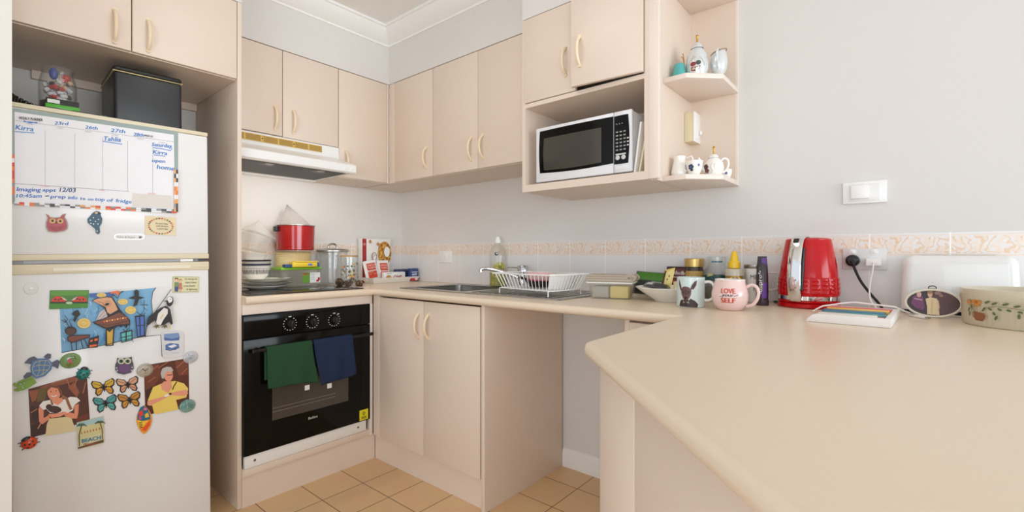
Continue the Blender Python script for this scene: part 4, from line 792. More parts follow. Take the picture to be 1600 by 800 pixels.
tag(o, 'black placemat with tiny pale dots curling up on the fridge top edge', 'placemat')
# jar of odds and ends
JC = A0 @ V(-.165, -.402, .009); GL = glass('clear_glass', (230, 235, 233), .2, .022)
j = thing('glass_jar', 'open glass jar full of wrapped odds and ends on the fridge top', 'jar', JC)
MB().lathe([(0, .001), (.046, .001), (.049, .006), (.049, .11), (.043, .135), (.041, .14), (.041, .155), (.044, .157), (.044, .162), (.0385, .162), (.0385, .14), (.046, .108), (.046, .006), (0, .004)], JC, 36).build('glass', GL, j)
MB().lathe([(0, .0045), (.0452, .0065), (.0452, .045), (0, .045)], JC, 28).build('dark_filling', mat('dark_sweets', (40, 34, 30), .5, var=.5, scale=60), j)
rn = random.Random(11); wr = MB()
for i in range(90):
    a, r, z = rn.uniform(0, 6.28), rn.uniform(.012, .0345), rn.uniform(.05, .122)
    wr.use(col(rn.choice([(226, 226, 228), (214, 214, 220), (204, 206, 214), (190, 60, 54), (224, 190, 160), (216, 216, 214), (60, 60, 60)]), .3)); wr.sphere(JC + V(r * math.cos(a), r * math.sin(a), z), .010, .0075, .009, 8, M=Matrix.Rotation(rn.uniform(0, 3), 4, 'X'))
wr.build('wrapped_sweets', None, j)
MB().sphere(JC + V(.012, -.012, .142), .012, .012, .021, 12).build('blue_wrapper', col((58, 78, 150), .35), j); MB().sphere(JC + V(.0, .02, .137), .013, .013, .012, 12).build('red_wrapper', col((196, 50, 46), .35), j)
g = thing('food_box', 'small bright green and black food box lying in front of the jar on the fridge', 'box', A0 @ V(-.075, -.40, .009))
MB().box(-.095, -.058, -.437, -.358, .0095, .045, b=.0015, M=A0).build('carton', col((24, 26, 24)), g)
MB().box(-.0975, -.0555, -.4385, -.3565, .012, .026, b=.001, M=A0).build('green_band', col((76, 176, 34), .35), g)
MB().box(-.0583, -.0572, -.434, -.405, .029, .041, M=A0).build('white_label', col((226, 226, 220)), g)
# ================================================================== wall switches and outlets
sw = thing('light_switch', 'white single light switch plate high on the wall right of the shelves', 'switch', (2.572, -.001, 1.285))
MB().box(2.512, 2.6325, -.010, -.0005, 1.2485, 1.3225, b=.002).build('cover_plate', WHITEP, sw)
MB().box(2.531, 2.6135, -.0125, -.0095, 1.2565, 1.3145, b=.001).build('inner_frame', mat('switch_plastic', (232, 231, 228), .3), sw)
MB().prism([V(2.536, -.012, 1.262), V(2.536, -.0125, 1.262), V(2.536, -.0185, 1.266), V(2.536, -.0215, 1.309), V(2.536, -.012, 1.309)], (.048, 0, 0), b=.001).build('rocker', WHITEP, sw)
def cylx(m, p, r, L, seg=18): return m.cyl(p, Vector(p) + V(0, -L, 0), r, seg=seg)
gp = thing('power_outlet', 'white double power outlet on the tiles with a black plug and white charger', 'outlet', (2.572, -.0065, 1.058))
MB().box(2.512, 2.6325, -.0155, -.0063, 1.0225, 1.0945, b=.002).build('cover_plate', mat('outlet_plastic', (222, 222, 222), .3), gp)
for x in (2.541, 2.601): m = cylx(MB(), (x, -.0152, 1.0815), .0105, .002); m.use(WHITEP); m.box(x - .005, x + .005, -.0215, -.017, 1.0765, 1.0865, b=.0015); m.build('rocker', None, gp)
gp2 = thing('power_outlet', 'small square white outlet plate on the tiles left of the tap', 'outlet', (.47, -.0065, 1.06))
MB().box(.405, .522, -.0145, -.0063, 1.022, 1.096, b=.002).build('cover_plate', WHITEP, gp2); MB().box(.44, .487, -.0165, -.0143, 1.036, 1.083, b=.001).build('inner_plate', WHITEP, gp2); MB().box(.457, .470, -.019, -.0163, 1.052, 1.066, b=.001).build('rocker', mat('switch_plastic'), gp2)
pl = thing('power_plug', 'round black plug and cord in the left socket of the double outlet', 'plug', (2.541, -.02, 1.052))
m = MB().use(mat('black_plug_plastic', (20, 20, 20), .4)); m.lathe([(0, .034), (.012, .033), (.019, .026), (.0205, .006), (.0195, .0005), (0, .0005)], (2.541, -.0158, 1.053), 24, M=Matrix.Rotation(R_(90), 4, 'X')); m.cyl((2.541, -.045, 1.050), (2.546, -.056, 1.036), .0075, .0055, 12); m.build('plug_body', None, pl)
MB().tube([(2.5455, -.055, 1.037), (2.552, -.062, 1.018), (2.566, -.068, .985), (2.588, -.072, .95), (2.606, -.073, .925), (2.616, -.072, .9105), (2.622, -.072, .8985)], .0042, 10).build('cord', mat('black_cord', (18, 18, 18), .5), pl)
ch = thing('usb_charger', 'white wall charger and cable in the right socket of the double outlet', 'charger', (2.598, -.03, 1.048))
MB().box(2.577, 2.620, -.045, -.0158, 1.035, 1.061, b=.004, seg=3).build('charger_body', WHITEP, ch)
cb = [(2.599, -.0445, 1.047), (2.599, -.055, 1.043), (2.597, -.066, 1.02), (2.592, -.08, .985), (2.590, -.095, .95), (2.595, -.115, .925), (2.606, -.135, .91)]
MB().tube(cb + [(2.615, -.165, .9005), (2.62, -.195, .8982), (2.61, -.215, .8982)], .0024, 8).build('cable', WHITEP, ch)
# ================================================================== things on the end shelves
zS = 1.7268; zL = 1.3635
def metallic(name, c1, c2):
    m = mat(name, c1, .14, metal=.35, coat=.5); b = m.node_tree.nodes['Principled BSDF']; return m
SILV = metallic('pearl_lustre_glaze', (224, 228, 228), 0); GOLD = mat('gold_paint', (198, 150, 62), .25, metal=.8)
c = (2.024, -.235)
t = thing('egg_cup', 'small teal tapered cup upside down on the upper end shelf', 'cup', (*c, zS)); MB().lathe([(0, .066), (.017, .066), (.0195, .063), (.0285, .002), (.0285, 0), (.0255, 0), (.0255, .003), (0, .058)], (*c, zS), 32).build('cup_body', col((88, 178, 174), .3), t)
c = (2.026, -.165); t = thing('tumbler', 'small glass tumbler holding gold stirrers behind the teal cup', 'glass', (*c, zS)); MB().lathe([(0, .001), (.022, .001), (.026, .095), (.0245, .095), (.0205, .004), (0, .004)], (*c, zS), 28).build('glass', GL, t)
m = MB()
for k, (ax, ay) in enumerate(((-.012, .004), (.006, .012), (.012, -.008), (-.004, -.014))): m.tube([V(*c, zS + .005), V(c[0] + ax * .8, c[1] + ay * .8, zS + .08), V(c[0] + ax * 1.3, c[1] + ay * 1.3, zS + .118), V(c[0] + ax * 1.9, c[1] + ay * 1.5, zS + .124)], .0016, 6)
m.build('stirrers', GOLD, t)
def teapot(label, cx, cy, z0, r, hb, tot, body, ornaments, hand_dir, spout=True, knob=GOLD):
    t = thing('teapot', label, 'teapot', (cx, cy, z0)); c = V(cx, cy, z0)
    pr = [(0, 0), (r * .62, 0), (r * .68, hb * .04), (r * .95, hb * .28), (r, hb * .48), (r * .9, hb * .74), (r * .58, hb * .95), (r * .5, hb)]
    MB().lathe(pr + [(0, hb)], c, 36).build('body', body, t)
    lid = MB().lathe([(r * .56, hb), (r * .5, hb * 1.05), (r * .36, hb * 1.16), (r * .14, hb * 1.22), (0, hb * 1.22)], c, 32).build('lid', body, t)
    MB().lathe([(0, hb * 1.21), (r * .09, hb * 1.22), (r * .08, tot - r * .22), (r * .13, tot - r * .12), (r * .09, tot - .001), (0, tot)], c, 20).build('knob', knob, lid)
    d = Vector((math.cos(hand_dir), math.sin(hand_dir), 0))
    MB().tube([c + d * (r * k) + V(0, 0, hb * q) for k, q in ((.72, .86), (1.05, .98), (1.4, .9), (1.48, .66), (1.3, .4), (.9, .22))], [.0035, .0042, .0042, .0042, .004, .0035], 10).build('handle', body, t)
    if spout: MB().tube([c - d * (r * k) + V(0, 0, hb * q) for k, q in ((.8, .3), (1.15, .5), (1.32, .8), (1.55, 1.02))], [r * .24, r * .19, r * .14, r * .12], 12).build('spout', body, t)
    def rad(b):
        for (r0, z0_), (r1, z1_) in zip(pr[1:], pr[2:]):
            if z0_ <= b <= z1_: return r0 + (r1 - r0) * (b - z0_) / (z1_ - z0_ or 1)
        return r * .6
    a = Art(cyl_map(c, rad, facing_cam(cx, cy)), h0=.0012); ornaments(a); a.build('decoration', t); return t
def orn1(a):
    a.poly((150, 60, 44), [(-.024, .028), (-.01, .024), (.008, .03), (.012, .042), (-.004, .04), (-.022, .04)]).poly((196, 176, 130), [(-.02, .034), (-.008, .030), (.006, .036), (-.004, .039)]).ell((150, 50, 52), -.014, .05, .010, .008).ell((70, 78, 70), .004, .053, .009, .008).ell((60, 60, 66), -.004, .01, .005, .004).line((190, 160, 100), [(-.03, .022), (-.03, .06), (-.012, .078), (.014, .07), (.026, .05), (.026, .022)], .0012)
teapot('pearl lustre teapot with gold knob and painted scene on the upper end shelf', 2.080, -.205, zS, .041, .118, .172, SILV, orn1, R_(110), spout=False)
c = V(2.143, -.155, zS); t = thing('cream_jug', 'pearl lustre cream jug with curling handle at the right of the upper end shelf', 'jug', c)
MB().lathe([(0, 0), (.014, 0), (.0165, .006), (.013, .014), (.026, .035), (.0315, .062), (.028, .09), (.025, .104), (.0235, .104), (.029, .062), (0, .02)], c, 32).build('body', SILV, t)
d = V(math.cos(R_(-80)), math.sin(R_(-80)), 0); MB().tube([c + d * k + V(0, 0, q) for k, q in ((.024, .09), (.04, .106), (.054, .09), (.05, .064), (.038, .044), (.028, .038))], .0035, 10).build('handle', SILV, t)
MB().tube([c + V(.027 * math.cos(q), .027 * math.sin(q), .104 + .008 * math.cos(q - .3)) for q in [i / 24 * 6.283 for i in range(24)]], .0018, 8, close=True).build('gold_rim', mat('dull_gold_rim', (150, 126, 96), .3, metal=.5), t)
# lower shelf
c = V(2.0245, -.235, zL); t = thing('milk_jug', 'plain white ceramic milk jug at the left of the lower end shelf', 'jug', c)
MB().lathe([(0, 0), (.024, 0), (.030, .012), (.0305, .022), (.024, .052), (.021, .066), (.0235, .08), (.0215, .08), (.019, .066), (.027, .02), (0, .006)], c, 36).build('body', PORC, t)
MB().tube([c + V(.018 + k, .012, q) for k, q in ((.004, .074), (.022, .078), (.027, .058), (.018, .034), (.008, .026))], .0034, 10).build('handle', PORC, t)
def flower(a, rgb, cx, cy, s):
    for k in range(5): q = k * 1.257; a.ell(rgb, cx + s * .55 * math.cos(q), cy + s * .55 * math.sin(q), s * .5, s * .42)
def cup(label, x, y, r, h, arts, kind='tea_cup', cat='cup'):
    c = V(x, y, zL); t = thing(kind, label, cat, c); pr = [(r * .5, 0), (r * .55, h * .06), (r * .86, h * .4), (r, h)]
    MB().lathe([(0, 0)] + pr + [(r * .94, h), (r * .8, h * .42), (0, h * .1)], c, 32).build('cup_body', PORC, t)
    def rad(b):
        for (r0, z0_), (r1, z1_) in zip(pr, pr[1:]):
            if z0_ <= b <= z1_: return r0 + (r1 - r0) * (b - z0_) / (z1_ - z0_)
        return r
    a = Art(cyl_map(c, rad, facing_cam(x, y)), h0=.0008); arts(a); a.build('decoration', t); return c, t
c, t = cup('white tea cup with a dark blue flower next to the milk jug', 2.083, -.243, .030, .054, lambda a: (flower(a, (52, 70, 104), -.014, .03, .011), a.poly((40, 60, 60), [(-.02, .018), (-.01, .014), (-.004, .02), (-.012, .024)]), a.ell((96, 104, 160), .016, .036, .004, .005)))
MB().tube([c + V(-.024 - k, -.006, q) for k, q in ((0, .046), (.010, .046), (.012, .03), (.003, .02))], .003, 8).build('handle', PORC, t)
def orn2(a): flower(a, (96, 56, 58), -.03, .036, .012); flower(a, (120, 84, 74), -.024, .022, .009); a.line((150, 128, 84), [(-.006, .05), (-.012, .035), (-.004, .02), (-.012, .012)], .001); a.line((180, 150, 90), [(.004, .048), (.0, .034), (.006, .022)], .0008)
teapot('small white floral teapot with gold knob on the lower end shelf', 2.128, -.165, zL, .036, .072, .117, PORC, orn2, R_(35))
cup('tiny white cup with a blue dot flower at the right end of the lower shelf', 2.152, -.092, .0215, .036, lambda a: (flower(a, (88, 92, 160), .0, .02, .005)), 'egg_cup')
t = thing('wall_box', 'small cream box with white panelled door and knob fixed in the shelf corner', 'box', (2.01, -.05, 1.53))
MB().box(1.9915, 2.026, -.09, -.0165, 1.53, 1.648, b=.001).build('box_body', mat('cream_box_paint', (226, 214, 178), .45), t)
d = MB().box(2.0262, 2.0315, -.0915, -.0165, 1.529, 1.649, b=.001).build('door', WHITEG, t)
MB().box(2.0312, 2.0326, -.08, -.03, 1.544, 1.634, b=.0006).build('door_panel', WHITEG, d); MB().sphere((2.0375, -.034, 1.571), .006, .008, .010, 14).build('knob', WHITEG, d)
# ================================================================== crockery stack on the hob
def plate(label, c, r, rgb=(240, 238, 232), rimc=None):
    t = thing('plate', label, 'plate', c, None, 'stacked plates'); o = MB().lathe([(0, 0), (r * .6, 0), (r * .66, .003), (r * .97, .0135), (r, .0155), (r * .995, .0175), (r * .95, .0165), (r * .64, .0065), (0, .005)], c, 48).build('plate_body', col(rgb, .18), t)
    if rimc: MB().tube([V(c[0] + r * .995 * math.cos(q), c[1] + r * .995 * math.sin(q), c[2] + .0165) for q in [i / 48 * 6.2832 for i in range(48)]], .0016, 6, close=True).build('rim', col(rimc), t)
PXY = (.205, -.985)
plate('bottom white plate of the stack on the hob', V(.205, -1.0, ZH), .105); plate('middle grey-rimmed plate of the stack on the hob', V(*PXY, ZH + .0165), .122, (214, 212, 204), (120, 116, 106)); plate('top white plate of the stack, right under the bowls', V(.2, -.985, ZH + .0345), .118, (236, 234, 226), (110, 108, 100))
def bowl(label, c, r, h, base, rim, dashes=False, tilt=None, group='stacked bowls'):
    t = thing('bowl', label, 'bowl', c, None, group); M = tilt or Matrix()
    MB().lathe([(0, 0), (r * .5, 0), (r * .55, .004), (r * .85, h * .45), (r, h), (r * .97, h + .0008), (r * .81, h * .47), (0, .006)], c, 44, M=M).build('bowl_body', PORC, t)
    if rim: MB().lathe([(r * .972, h * .82), (r * 1.004, h * .985), (r * 1.002, h + .0012), (r * .975, h + .0012)], c, 44).build('rim_band', col(rim, .3), t)
    if dashes:
        f = cyl_map(c, lambda b: r * (.72 + .28 * b / h), facing_cam(c[0], c[1])); a = Art(f, h0=.0022)
        for i in range(-17, 18): a.mb.use(col((50, 54, 60))); x = i * .0062; P = [f(x - .0012, h * .48, .002), f(x + .0012, h * .48, .002), f(x + .0012, h * .80, .002), f(x - .0012, h * .80, .002)]; a.mb.add(P, [(0, 1, 2, 3)])
        for i in range(-17, 18): x = i * .0062; P = [f(x - .0012, h * .88, .002), f(x + .0012, h * .88, .002), f(x + .0012, h * .94, .002), f(x - .0012, h * .94, .002)]; a.mb.add(P, [(0, 1, 2, 3)])
        a.build('dash_pattern', t)
zb = ZH + .0435; BX = (.175, -1.02)
bowl('white bowl with dark dashes round it, lowest of the bowl stack', V(*BX, zb), .066, .066, 1, None, True)
bowl('navy-rimmed white bowl in the middle of the bowl stack', V(*BX, zb + .038), .067, .044, 1, (34, 42, 70))
bowl('black-rimmed white bowl third up in the bowl stack', V(*BX, zb + .060), .068, .042, 1, (36, 36, 40))
bowl('plain white bowl tilted on top of the bowl stack', V(.165, -1.035, zb + .094), .06, .042, 1, None, False, Matrix.Rotation(R_(-10), 4, 'X'))
# clear plastic pieces on the bowls
PLA = glass('clear_plastic', (224, 221, 216), .25, .22, .12)
t = thing('plastic_container', 'clear plastic containers nested askew on top of the bowls', 'container', (.165, -1.04, zb + .14))
A = Matrix.Translation((.16, -1.03, zb + .15)) @ Matrix.Rotation(R_(-14), 4, 'X') @ Matrix.Rotation(R_(8), 4, 'Z')
def tubshell(m, w0, d0, w1, d1, h, M, rim=.004):
    P0 = [V(-w0, -d0, 0), V(w0, -d0, 0), V(w0, d0, 0), V(-w0, d0, 0)]; P1 = [V(-w1, -d1, h), V(w1, -d1, h), V(w1, d1, h), V(-w1, d1, h)]; P2 = [p + V(math.copysign(rim, p.x), math.copysign(rim, p.y), 0) for p in P1]
    b = bmesh.new(); a = [b.verts.new(p) for p in P0]; c = [b.verts.new(p) for p in P1]; e = [b.verts.new(p) for p in P2]; b.faces.new(a)
    for i in range(4): j = (i + 1) % 4; b.faces.new((a[i], a[j], c[j], c[i])); b.faces.new((c[i], c[j], e[j], e[i]))
    bmesh.ops.bevel(b, geom=[q for q in b.edges if abs(q.verts[0].co.z - q.verts[1].co.z) > h * .5], offset=min(w0, d0) * .3, segments=4, affect='EDGES', profile=.5); return m.bm(b, M)
tubshell(MB(), .05, .045, .062, .055, .085, A).build('tub', PLA, t)
MB().prism([A @ V(-.06, -.06, .09), A @ V(.06, -.06, .09), A @ V(.06, .065, .075), A @ V(-.06, .02, .165), ], A.to_3x3() @ V(0, 0, .002)).build('lid', PLA, t)
# green-lidded tub
t = thing('food_container', 'clear tub with bright green lid on the hob', 'container', (.1, -.79, ZH)); A = Matrix.Translation((.105, -.795, ZH + .0004))
tubshell(MB(), .076, .098, .082, .105, .092, A).build('tub', glass('tub_plastic', (206, 200, 184), .2, .28, .1), t)
MB().box(.017, .193, -.906, -.684, ZH + .0905, ZH + .1035, b=.004, seg=3).build('lid', col((126, 188, 34), .35), t)
lb = MB().use(col((104, 150, 54))).box(.1855, .1865, -.790, -.748, ZH + .018, ZH + .074); lb.use(col((228, 230, 228))).box(.1855, .1865, -.748, -.69, ZH + .018, ZH + .074); lb.use(col((206, 60, 60))).box(.1866, .1869, -.786, -.762, ZH + .063, ZH + .07)
lb.use(col((186, 50, 50))).box(.1866, .1869, -.712, -.698, ZH + .022, ZH + .034).box(.1866, .1869, -.704, -.692, ZH + .030, ZH + .046); lb.use(col((120, 124, 126)))
for k in range(4): lb.box(.1866, .1869, -.743, -.722, ZH + .036 + k * .009, ZH + .0375 + k * .009)
lb.build('label', None, t)
t = thing('chocolate_packet', 'yellow and blue wrapped packet lying on the green lid', 'packet', (.18, -.78, ZH + .104))
m = MB().use(col((232, 200, 56), .35)).box(.162, .206, -.852, -.716, ZH + .1042, ZH + .132, b=.004, seg=3); m.use(col((58, 98, 158), .35)).box(.168, .2, -.716, -.702, ZH + .106, ZH + .128, b=.003); m.use(col((50, 84, 130))).box(.165, .2035, -.888, -.8525, ZH + .1045, ZH + .121, b=.003); m.use(col((96, 130, 196))).box(.2061, .2066, -.768, -.745, ZH + .112, ZH + .124); m.use(col((240, 206, 90))).box(.175, .208, -.835, -.71, ZH + .1325, ZH + .137, b=.0015); m.build('wrapper', None, t)
t = thing('storage_container', 'cream ribbed container stacked under the red saucepan', 'container', (.085, -.79, ZH + .104)); m = MB(); P = [(0, 0), (.076, 0)]
for k in range(7): P += [(.0775, .004 + k * .011), (.076, .0095 + k * .011)]
m.lathe(P + [(.07, .083), (0, .083)], (.085, -.79, ZH + .1042), 40, sx=.95, sy=1.2); m.build('ribbed_body', col((224, 202, 150), .5), t)
zp = ZH + .1882
t = thing('glass_lid', 'clear glass lid lying under the red saucepan', 'plate', (.1, -.79, zp)); m = MB().lathe([(0, 0), (.09, 0), (.1, .003), (.1, .006), (.09, .007), (0, .007)], (.104, -.79, zp), 40); m.build('glass', glass('lid_glass', (226, 214, 210), .3, .35), t)  # a glass lid lying flat between container and saucepan, not a plate
zp += .0075
t = thing('saucepan', 'glossy red saucepan on top of the container stack', 'saucepan', (.108, -.79, zp)); REDE = mat('red_enamel', (160, 8, 14), .16, coat=.3, var=.02); c = V(.108, -.79, zp)
MB().lathe([(0, 0), (.088, 0), (.094, .004), (.098, .13), (.1, .132), (.1, .136), (.096, .136), (.092, .006), (0, .004)], c, 48).build('pan_body', REDE, t)
MB().lathe([(.0985, .131), (.1012, .133), (.1012, .1365), (.097, .137)], c, 48).build('steel_rim', STEEL, t)
MB().box(.09, .126, -.905, -.885, zp + .10, zp + .128, b=.004).build('handle_bracket', BLACKP, t)
t = thing('plastic_bag', 'clear plastic bag poking up out of the red saucepan', 'bag', c + V(0, 0, .07)); ap = c + V(-.04, -.03, .255); ba = [c + V(.084 * math.cos(q), .084 * math.sin(q), .132 + .006 * math.sin(3 * q)) for q in [i / 14 * 6.283 for i in range(14)]]
md = [ap.lerp(p, .55 + .12 * math.sin(i * 2.4)) for i, p in enumerate(ba)]; lo = [c + V(.078 * math.cos(q), .078 * math.sin(q), .02) for q in [i / 14 * 6.283 for i in range(14)]]
m = MB(); m.add([ap] + md + ba + lo, [(0, 1 + i, 1 + (i + 1) % 14) for i in range(14)] + [(1 + i, 15 + i, 15 + (i + 1) % 14, 1 + (i + 1) % 14) for i in range(14)] + [(15 + i, 29 + i, 29 + (i + 1) % 14, 15 + (i + 1) % 14) for i in range(14)]); m.build('film', glass('thin_film', (232, 226, 222), .1, .16, .2), t)
# canisters
c = V(.095, -.565, ZH); t = thing('glass_canister', 'large clear glass canister with steel lid on the hob corner', 'canister', c)
MB().lathe([(0, 0), (.08, 0), (.084, .004), (.084, .185), (.081, .185), (.081, .006), (0, .004)], c, 44).build('glass', GL, t)
ld = MB().lathe([(0, .212), (.03, .211), (.086, .204), (.095, .196), (.095, .190), (.080, .1855), (0, .1855)], c, 44).build('lid', STEEL, t); MB().tube([c + V(0, y, .208 + z) for y, z in ((-.028, 0), (-.024, .016), (-.01, .026), (.01, .026), (.024, .016), (.028, 0))], .0055, 10).build('knob', STEEL, ld)
c = V(.275, -.565, ZB + .0062); t = thing('glass_canister', 'printed glass canister with cork lid and pale leaves, right on the hob edge', 'canister', c)
MB().lathe([(0, 0), (.044, 0), (.047, .003), (.047, .158), (.0445, .158), (.0445, .005), (0, .003)], c, 40).build('glass', GL, t)
MB().lathe([(0, .168), (.045, .168), (.047, .166), (.047, .1585), (0, .1585)], c, 40).build('cork_lid', mat('cork', (176, 142, 100), .8, var=.2, scale=150), t)
rn = random.Random(21); m = MB()
for i in range(46):
    q, r, z = rn.uniform(0, 6.28), rn.uniform(.005, .036), rn.uniform(.01, .082); m.use(col(rn.choice([(226, 216, 190), (150, 128, 84), (206, 196, 160), (120, 104, 70), (236, 228, 206)]))); m.sphere(c + V(r * math.cos(q), r * math.sin(q), z), .0085, .005, .008, 8, M=Matrix.Rotation(rn.uniform(0, 3), 4, 'Y'))
m.build('filling', None, t)
a = Art(cyl_map(c, .047, facing_cam(c.x, c.y)), h0=.0008)
for i in range(26):
    x, y = rn.uniform(-.06, .06), rn.uniform(.045, .145); a.ell(rn.choice([(226, 196, 60), (222, 150, 60), (80, 90, 70), (66, 66, 64), (214, 120, 60), (120, 130, 90)]), x, y, rn.uniform(.003, .0065), rn.uniform(.003, .006), n=10)
a.build('painted_leaves', t)
def cone(label, p, r, h, ax):
    t = thing('pine_cone', label, 'pine cone', p, None, 'pine cones on the hob'); rn = random.Random(int(p[0] * 1e4)); m = MB().use(col((66, 48, 34), .8)); A = Matrix.Translation(Vector(p) + V(0, 0, r * .62)) @ Matrix.Rotation(ax, 4, 'Z') @ Matrix.Rotation(R_(72), 4, 'X') @ Matrix.Translation((0, 0, -h / 2))
    m.lathe([(0, 0), (r * .35, h * .1), (r * .45, h * .4), (r * .2, h * .85), (0, h)], (0, 0, 0), 14, M=A); m2 = MB()
    for i in range(8):
        zz = h * (.05 + .11 * i); rr = r * (math.sin(math.pi * (.18 + .72 * i / 8)) ** .8)
        for k in range(9):
            q = k * .698 + i * .35; m2.use(col(rn.choice([(84, 60, 42), (108, 84, 60), (62, 46, 34), (140, 118, 92)]), .8)); B = A @ Matrix.Rotation(q, 4, 'Z') @ Matrix.Translation((rr * .62, 0, zz)) @ Matrix.Rotation(R_(-35), 4, 'Y'); m2.sphere(B @ V(0, 0, 0), r * .4, r * .2, r * .1, 6, M=B.to_3x3().to_4x4())
    m.build('core', None, t); m2.build('scales', None, t)
cone('brown pine cone in front of the large canister', V(.235, -.60, ZH), .026, .055, .6); cone('dark pine cone between the two canisters', V(.30, -.585, ZH), .024, .05, 2.2); cone('brown pine cone in front of the printed canister', V(.345, -.545, ZB + .0006), .023, .052, 1.2)
ZT = ZB + .0006
# ================================================================== tray of packets in the corner
t = thing('serving_tray', 'rectangular white tray of packets in the bench corner by the canisters', 'tray', (.155, -.2, ZT))
b = bmesh.new(); c0 = [(.11, -.355), (.20, -.355), (.20, -.045), (.11, -.045)]; c1 = [(.092, -.378), (.222, -.378), (.222, -.018), (.092, -.018)]
lo = [b.verts.new((x, y, ZT)) for x, y in c0]; hi = [b.verts.new((x, y, ZT + .034)) for x, y in c1]; hin = [b.verts.new((x + (.003 if x < .15 else -.003), y + (.003 if y < -.2 else -.003), ZT + .034)) for x, y in c1]; lin_ = [b.verts.new((x + (.001 if x < .15 else -.001), y + (.001 if y < -.2 else -.001), ZT + .004)) for x, y in c0]
b.faces.new(lo[::-1]); b.faces.new(lin_)
for A_, B_ in ((lo, hi), (hi, hin), (hin, lin_)):
    for i in range(4): j = (i + 1) % 4; b.faces.new((A_[i], A_[j], B_[j], B_[i]))
MB().bm(b).build('tray_body', PORC, t)
zt = ZT + .0045
t = thing('cereal_box', 'tall white muesli box with red spine standing behind the tray', 'box', (.045, -.245, ZT))
m = MB().use(mat('carton_white', (232, 230, 226), .5)).box(.022, .068, -.352, -.142, ZT, ZT + .278, b=.0008); m.build('carton', None, t)
a = Art(plane_map((.068, -.352, ZT), (0, 1, 0), (0, 0, 1)))
a.poly((164, 44, 46), [(.001, .001), (.030, .001), (.030, .277), (.001, .277)]).poly((196, 120, 120), [(.006, .235), (.025, .235), (.025, .25), (.006, .25)])
a.ell((196, 140, 56), .165, .185, .052, .078)
rn = random.Random(2)
for i in range(60):
    q = rn.uniform(0, 6.28); r = rn.uniform(.5, 1); u, v = .165 + .05 * r * math.cos(q), .185 + .075 * r * math.sin(q)
    if u < .207: a.ell(rn.choice([(214, 166, 76), (156, 100, 40), (226, 190, 110), (132, 78, 34)]), u, v, .006, .008, n=8)
a.ell((236, 236, 236), .178, .195, .022, .034).ell((120, 60, 50), .083, .165, .018, .026, n=24).ell((232, 228, 224), .083, .165, .015, .022, n=24).line((140, 50, 46), [(.07, .155), (.083, .178), (.096, .17)], .003).line((120, 80, 70), [(.066, .125), (.1, .125)], .006)
for u, v in ((.052, .26), (.11, .245), (.125, .238)): a.ell((190, 134, 60), u, v, .009, .011, n=10)
a.line((120, 120, 120), [(.034, .105), (.12, .105)], .002); a.build('printed_front', t)
def sachet(label, o, U, W, w, h, grp):
    o, U, W = Vector(o), Vector(U).normalized(), Vector(W).normalized(); N = U.cross(W).normalized(); t = thing('oat_sachet', label, 'sachet', o, None, grp)
    n, mm = 12, 14; vs = []; fs = []
    for sgn in (1, -1):
        for i in range(n + 1):
            for j in range(mm + 1):
                p, q = i / n, j / mm; bul = (max(0, math.sin(math.pi * p)) * max(0, math.sin(math.pi * q))) ** .5 * .007; vs.append(o + U * (w * p) + W * (h * q) + N * (sgn * bul + .009))
    for s in range(2):
        k = s * (n + 1) * (mm + 1); fs += [(k + i * (mm + 1) + j, k + (i + 1) * (mm + 1) + j, k + (i + 1) * (mm + 1) + j + 1, k + i * (mm + 1) + j + 1) for i in range(n) for j in range(mm)]
    MB().add(vs, fs).build('packet_body', mat('sachet_paper', (236, 234, 232), .45), t)
    def f(x, y, hh):
        p, q = x / w, y / h; return o + U * x + W * y + N * ((max(0, math.sin(math.pi * p)) * max(0, math.sin(math.pi * q))) ** .5 * .007 + .0105 + hh)
    a = Art(f, h0=.0008)
    def grid(rgb, x0, x1, y0, y1):
        a.mb.use(col(rgb)); k = 8
        for i in range(k):
            for j in range(k): a.mb.add([f(x0 + (x1 - x0) * (i + p) / k, y0 + (y1 - y0) * (j + q) / k, a.h) for p, q in ((0, 0), (1, 0), (1, 1), (0, 1))], [(0, 1, 2, 3)])
        a.h += .0003
    grid((208, 70, 44), w * .2, w * .86, h * .50, h * .86); grid((208, 70, 44), w * .2, w * .86, h * .1, h * .45)
    a.h += .0004; a.text((238, 226, 214), 'UNCLE', w * .25, h * .71, w * .81, h * .71, -h * .1); a.text((238, 226, 214), 'TOBYS', w * .25, h * .57, w * .81, h * .57, -h * .1)
    a.line((238, 226, 214), [(w * .24, h * .40), (w * .6, h * .40)], h * .014); a.line((238, 226, 214), [(w * .24, h * .30), (w * .78, h * .30)], h * .012); a.build('printed_label', t)
sachet('red and white oat sachet tilted at the left of the tray', (.14, -.372, zt + .008), (.0, .985, .13), (-.18, -.13, .98), .093, .122, 'oat sachets on the tray')
sachet('red and white oat sachet standing upright beside the tilted one', (.128, -.278, zt + .004), (.0, 1, .0), (-.2, 0, .98), .088, .132, 'oat sachets on the tray')
def brick(name, label, cat, c, sx, sy, sz, rz, mt_, arts=None, rx=0, group=None, b=.004):
    M = Matrix.Translation(c) @ Matrix.Rotation(rz, 4, 'Z') @ Matrix.Rotation(rx, 4, 'Y'); t = thing(name, label, cat, c, None, group)
    MB().box(-sx / 2, sx / 2, -sy / 2, sy / 2, 0, sz, b=b, seg=3, M=M).build('wrapper', mt_, t)
    if arts: a = Art(lambda p, q, h: M @ V(sx / 2 + h, p, q)); arts(a); a.build('print', t)
    return t
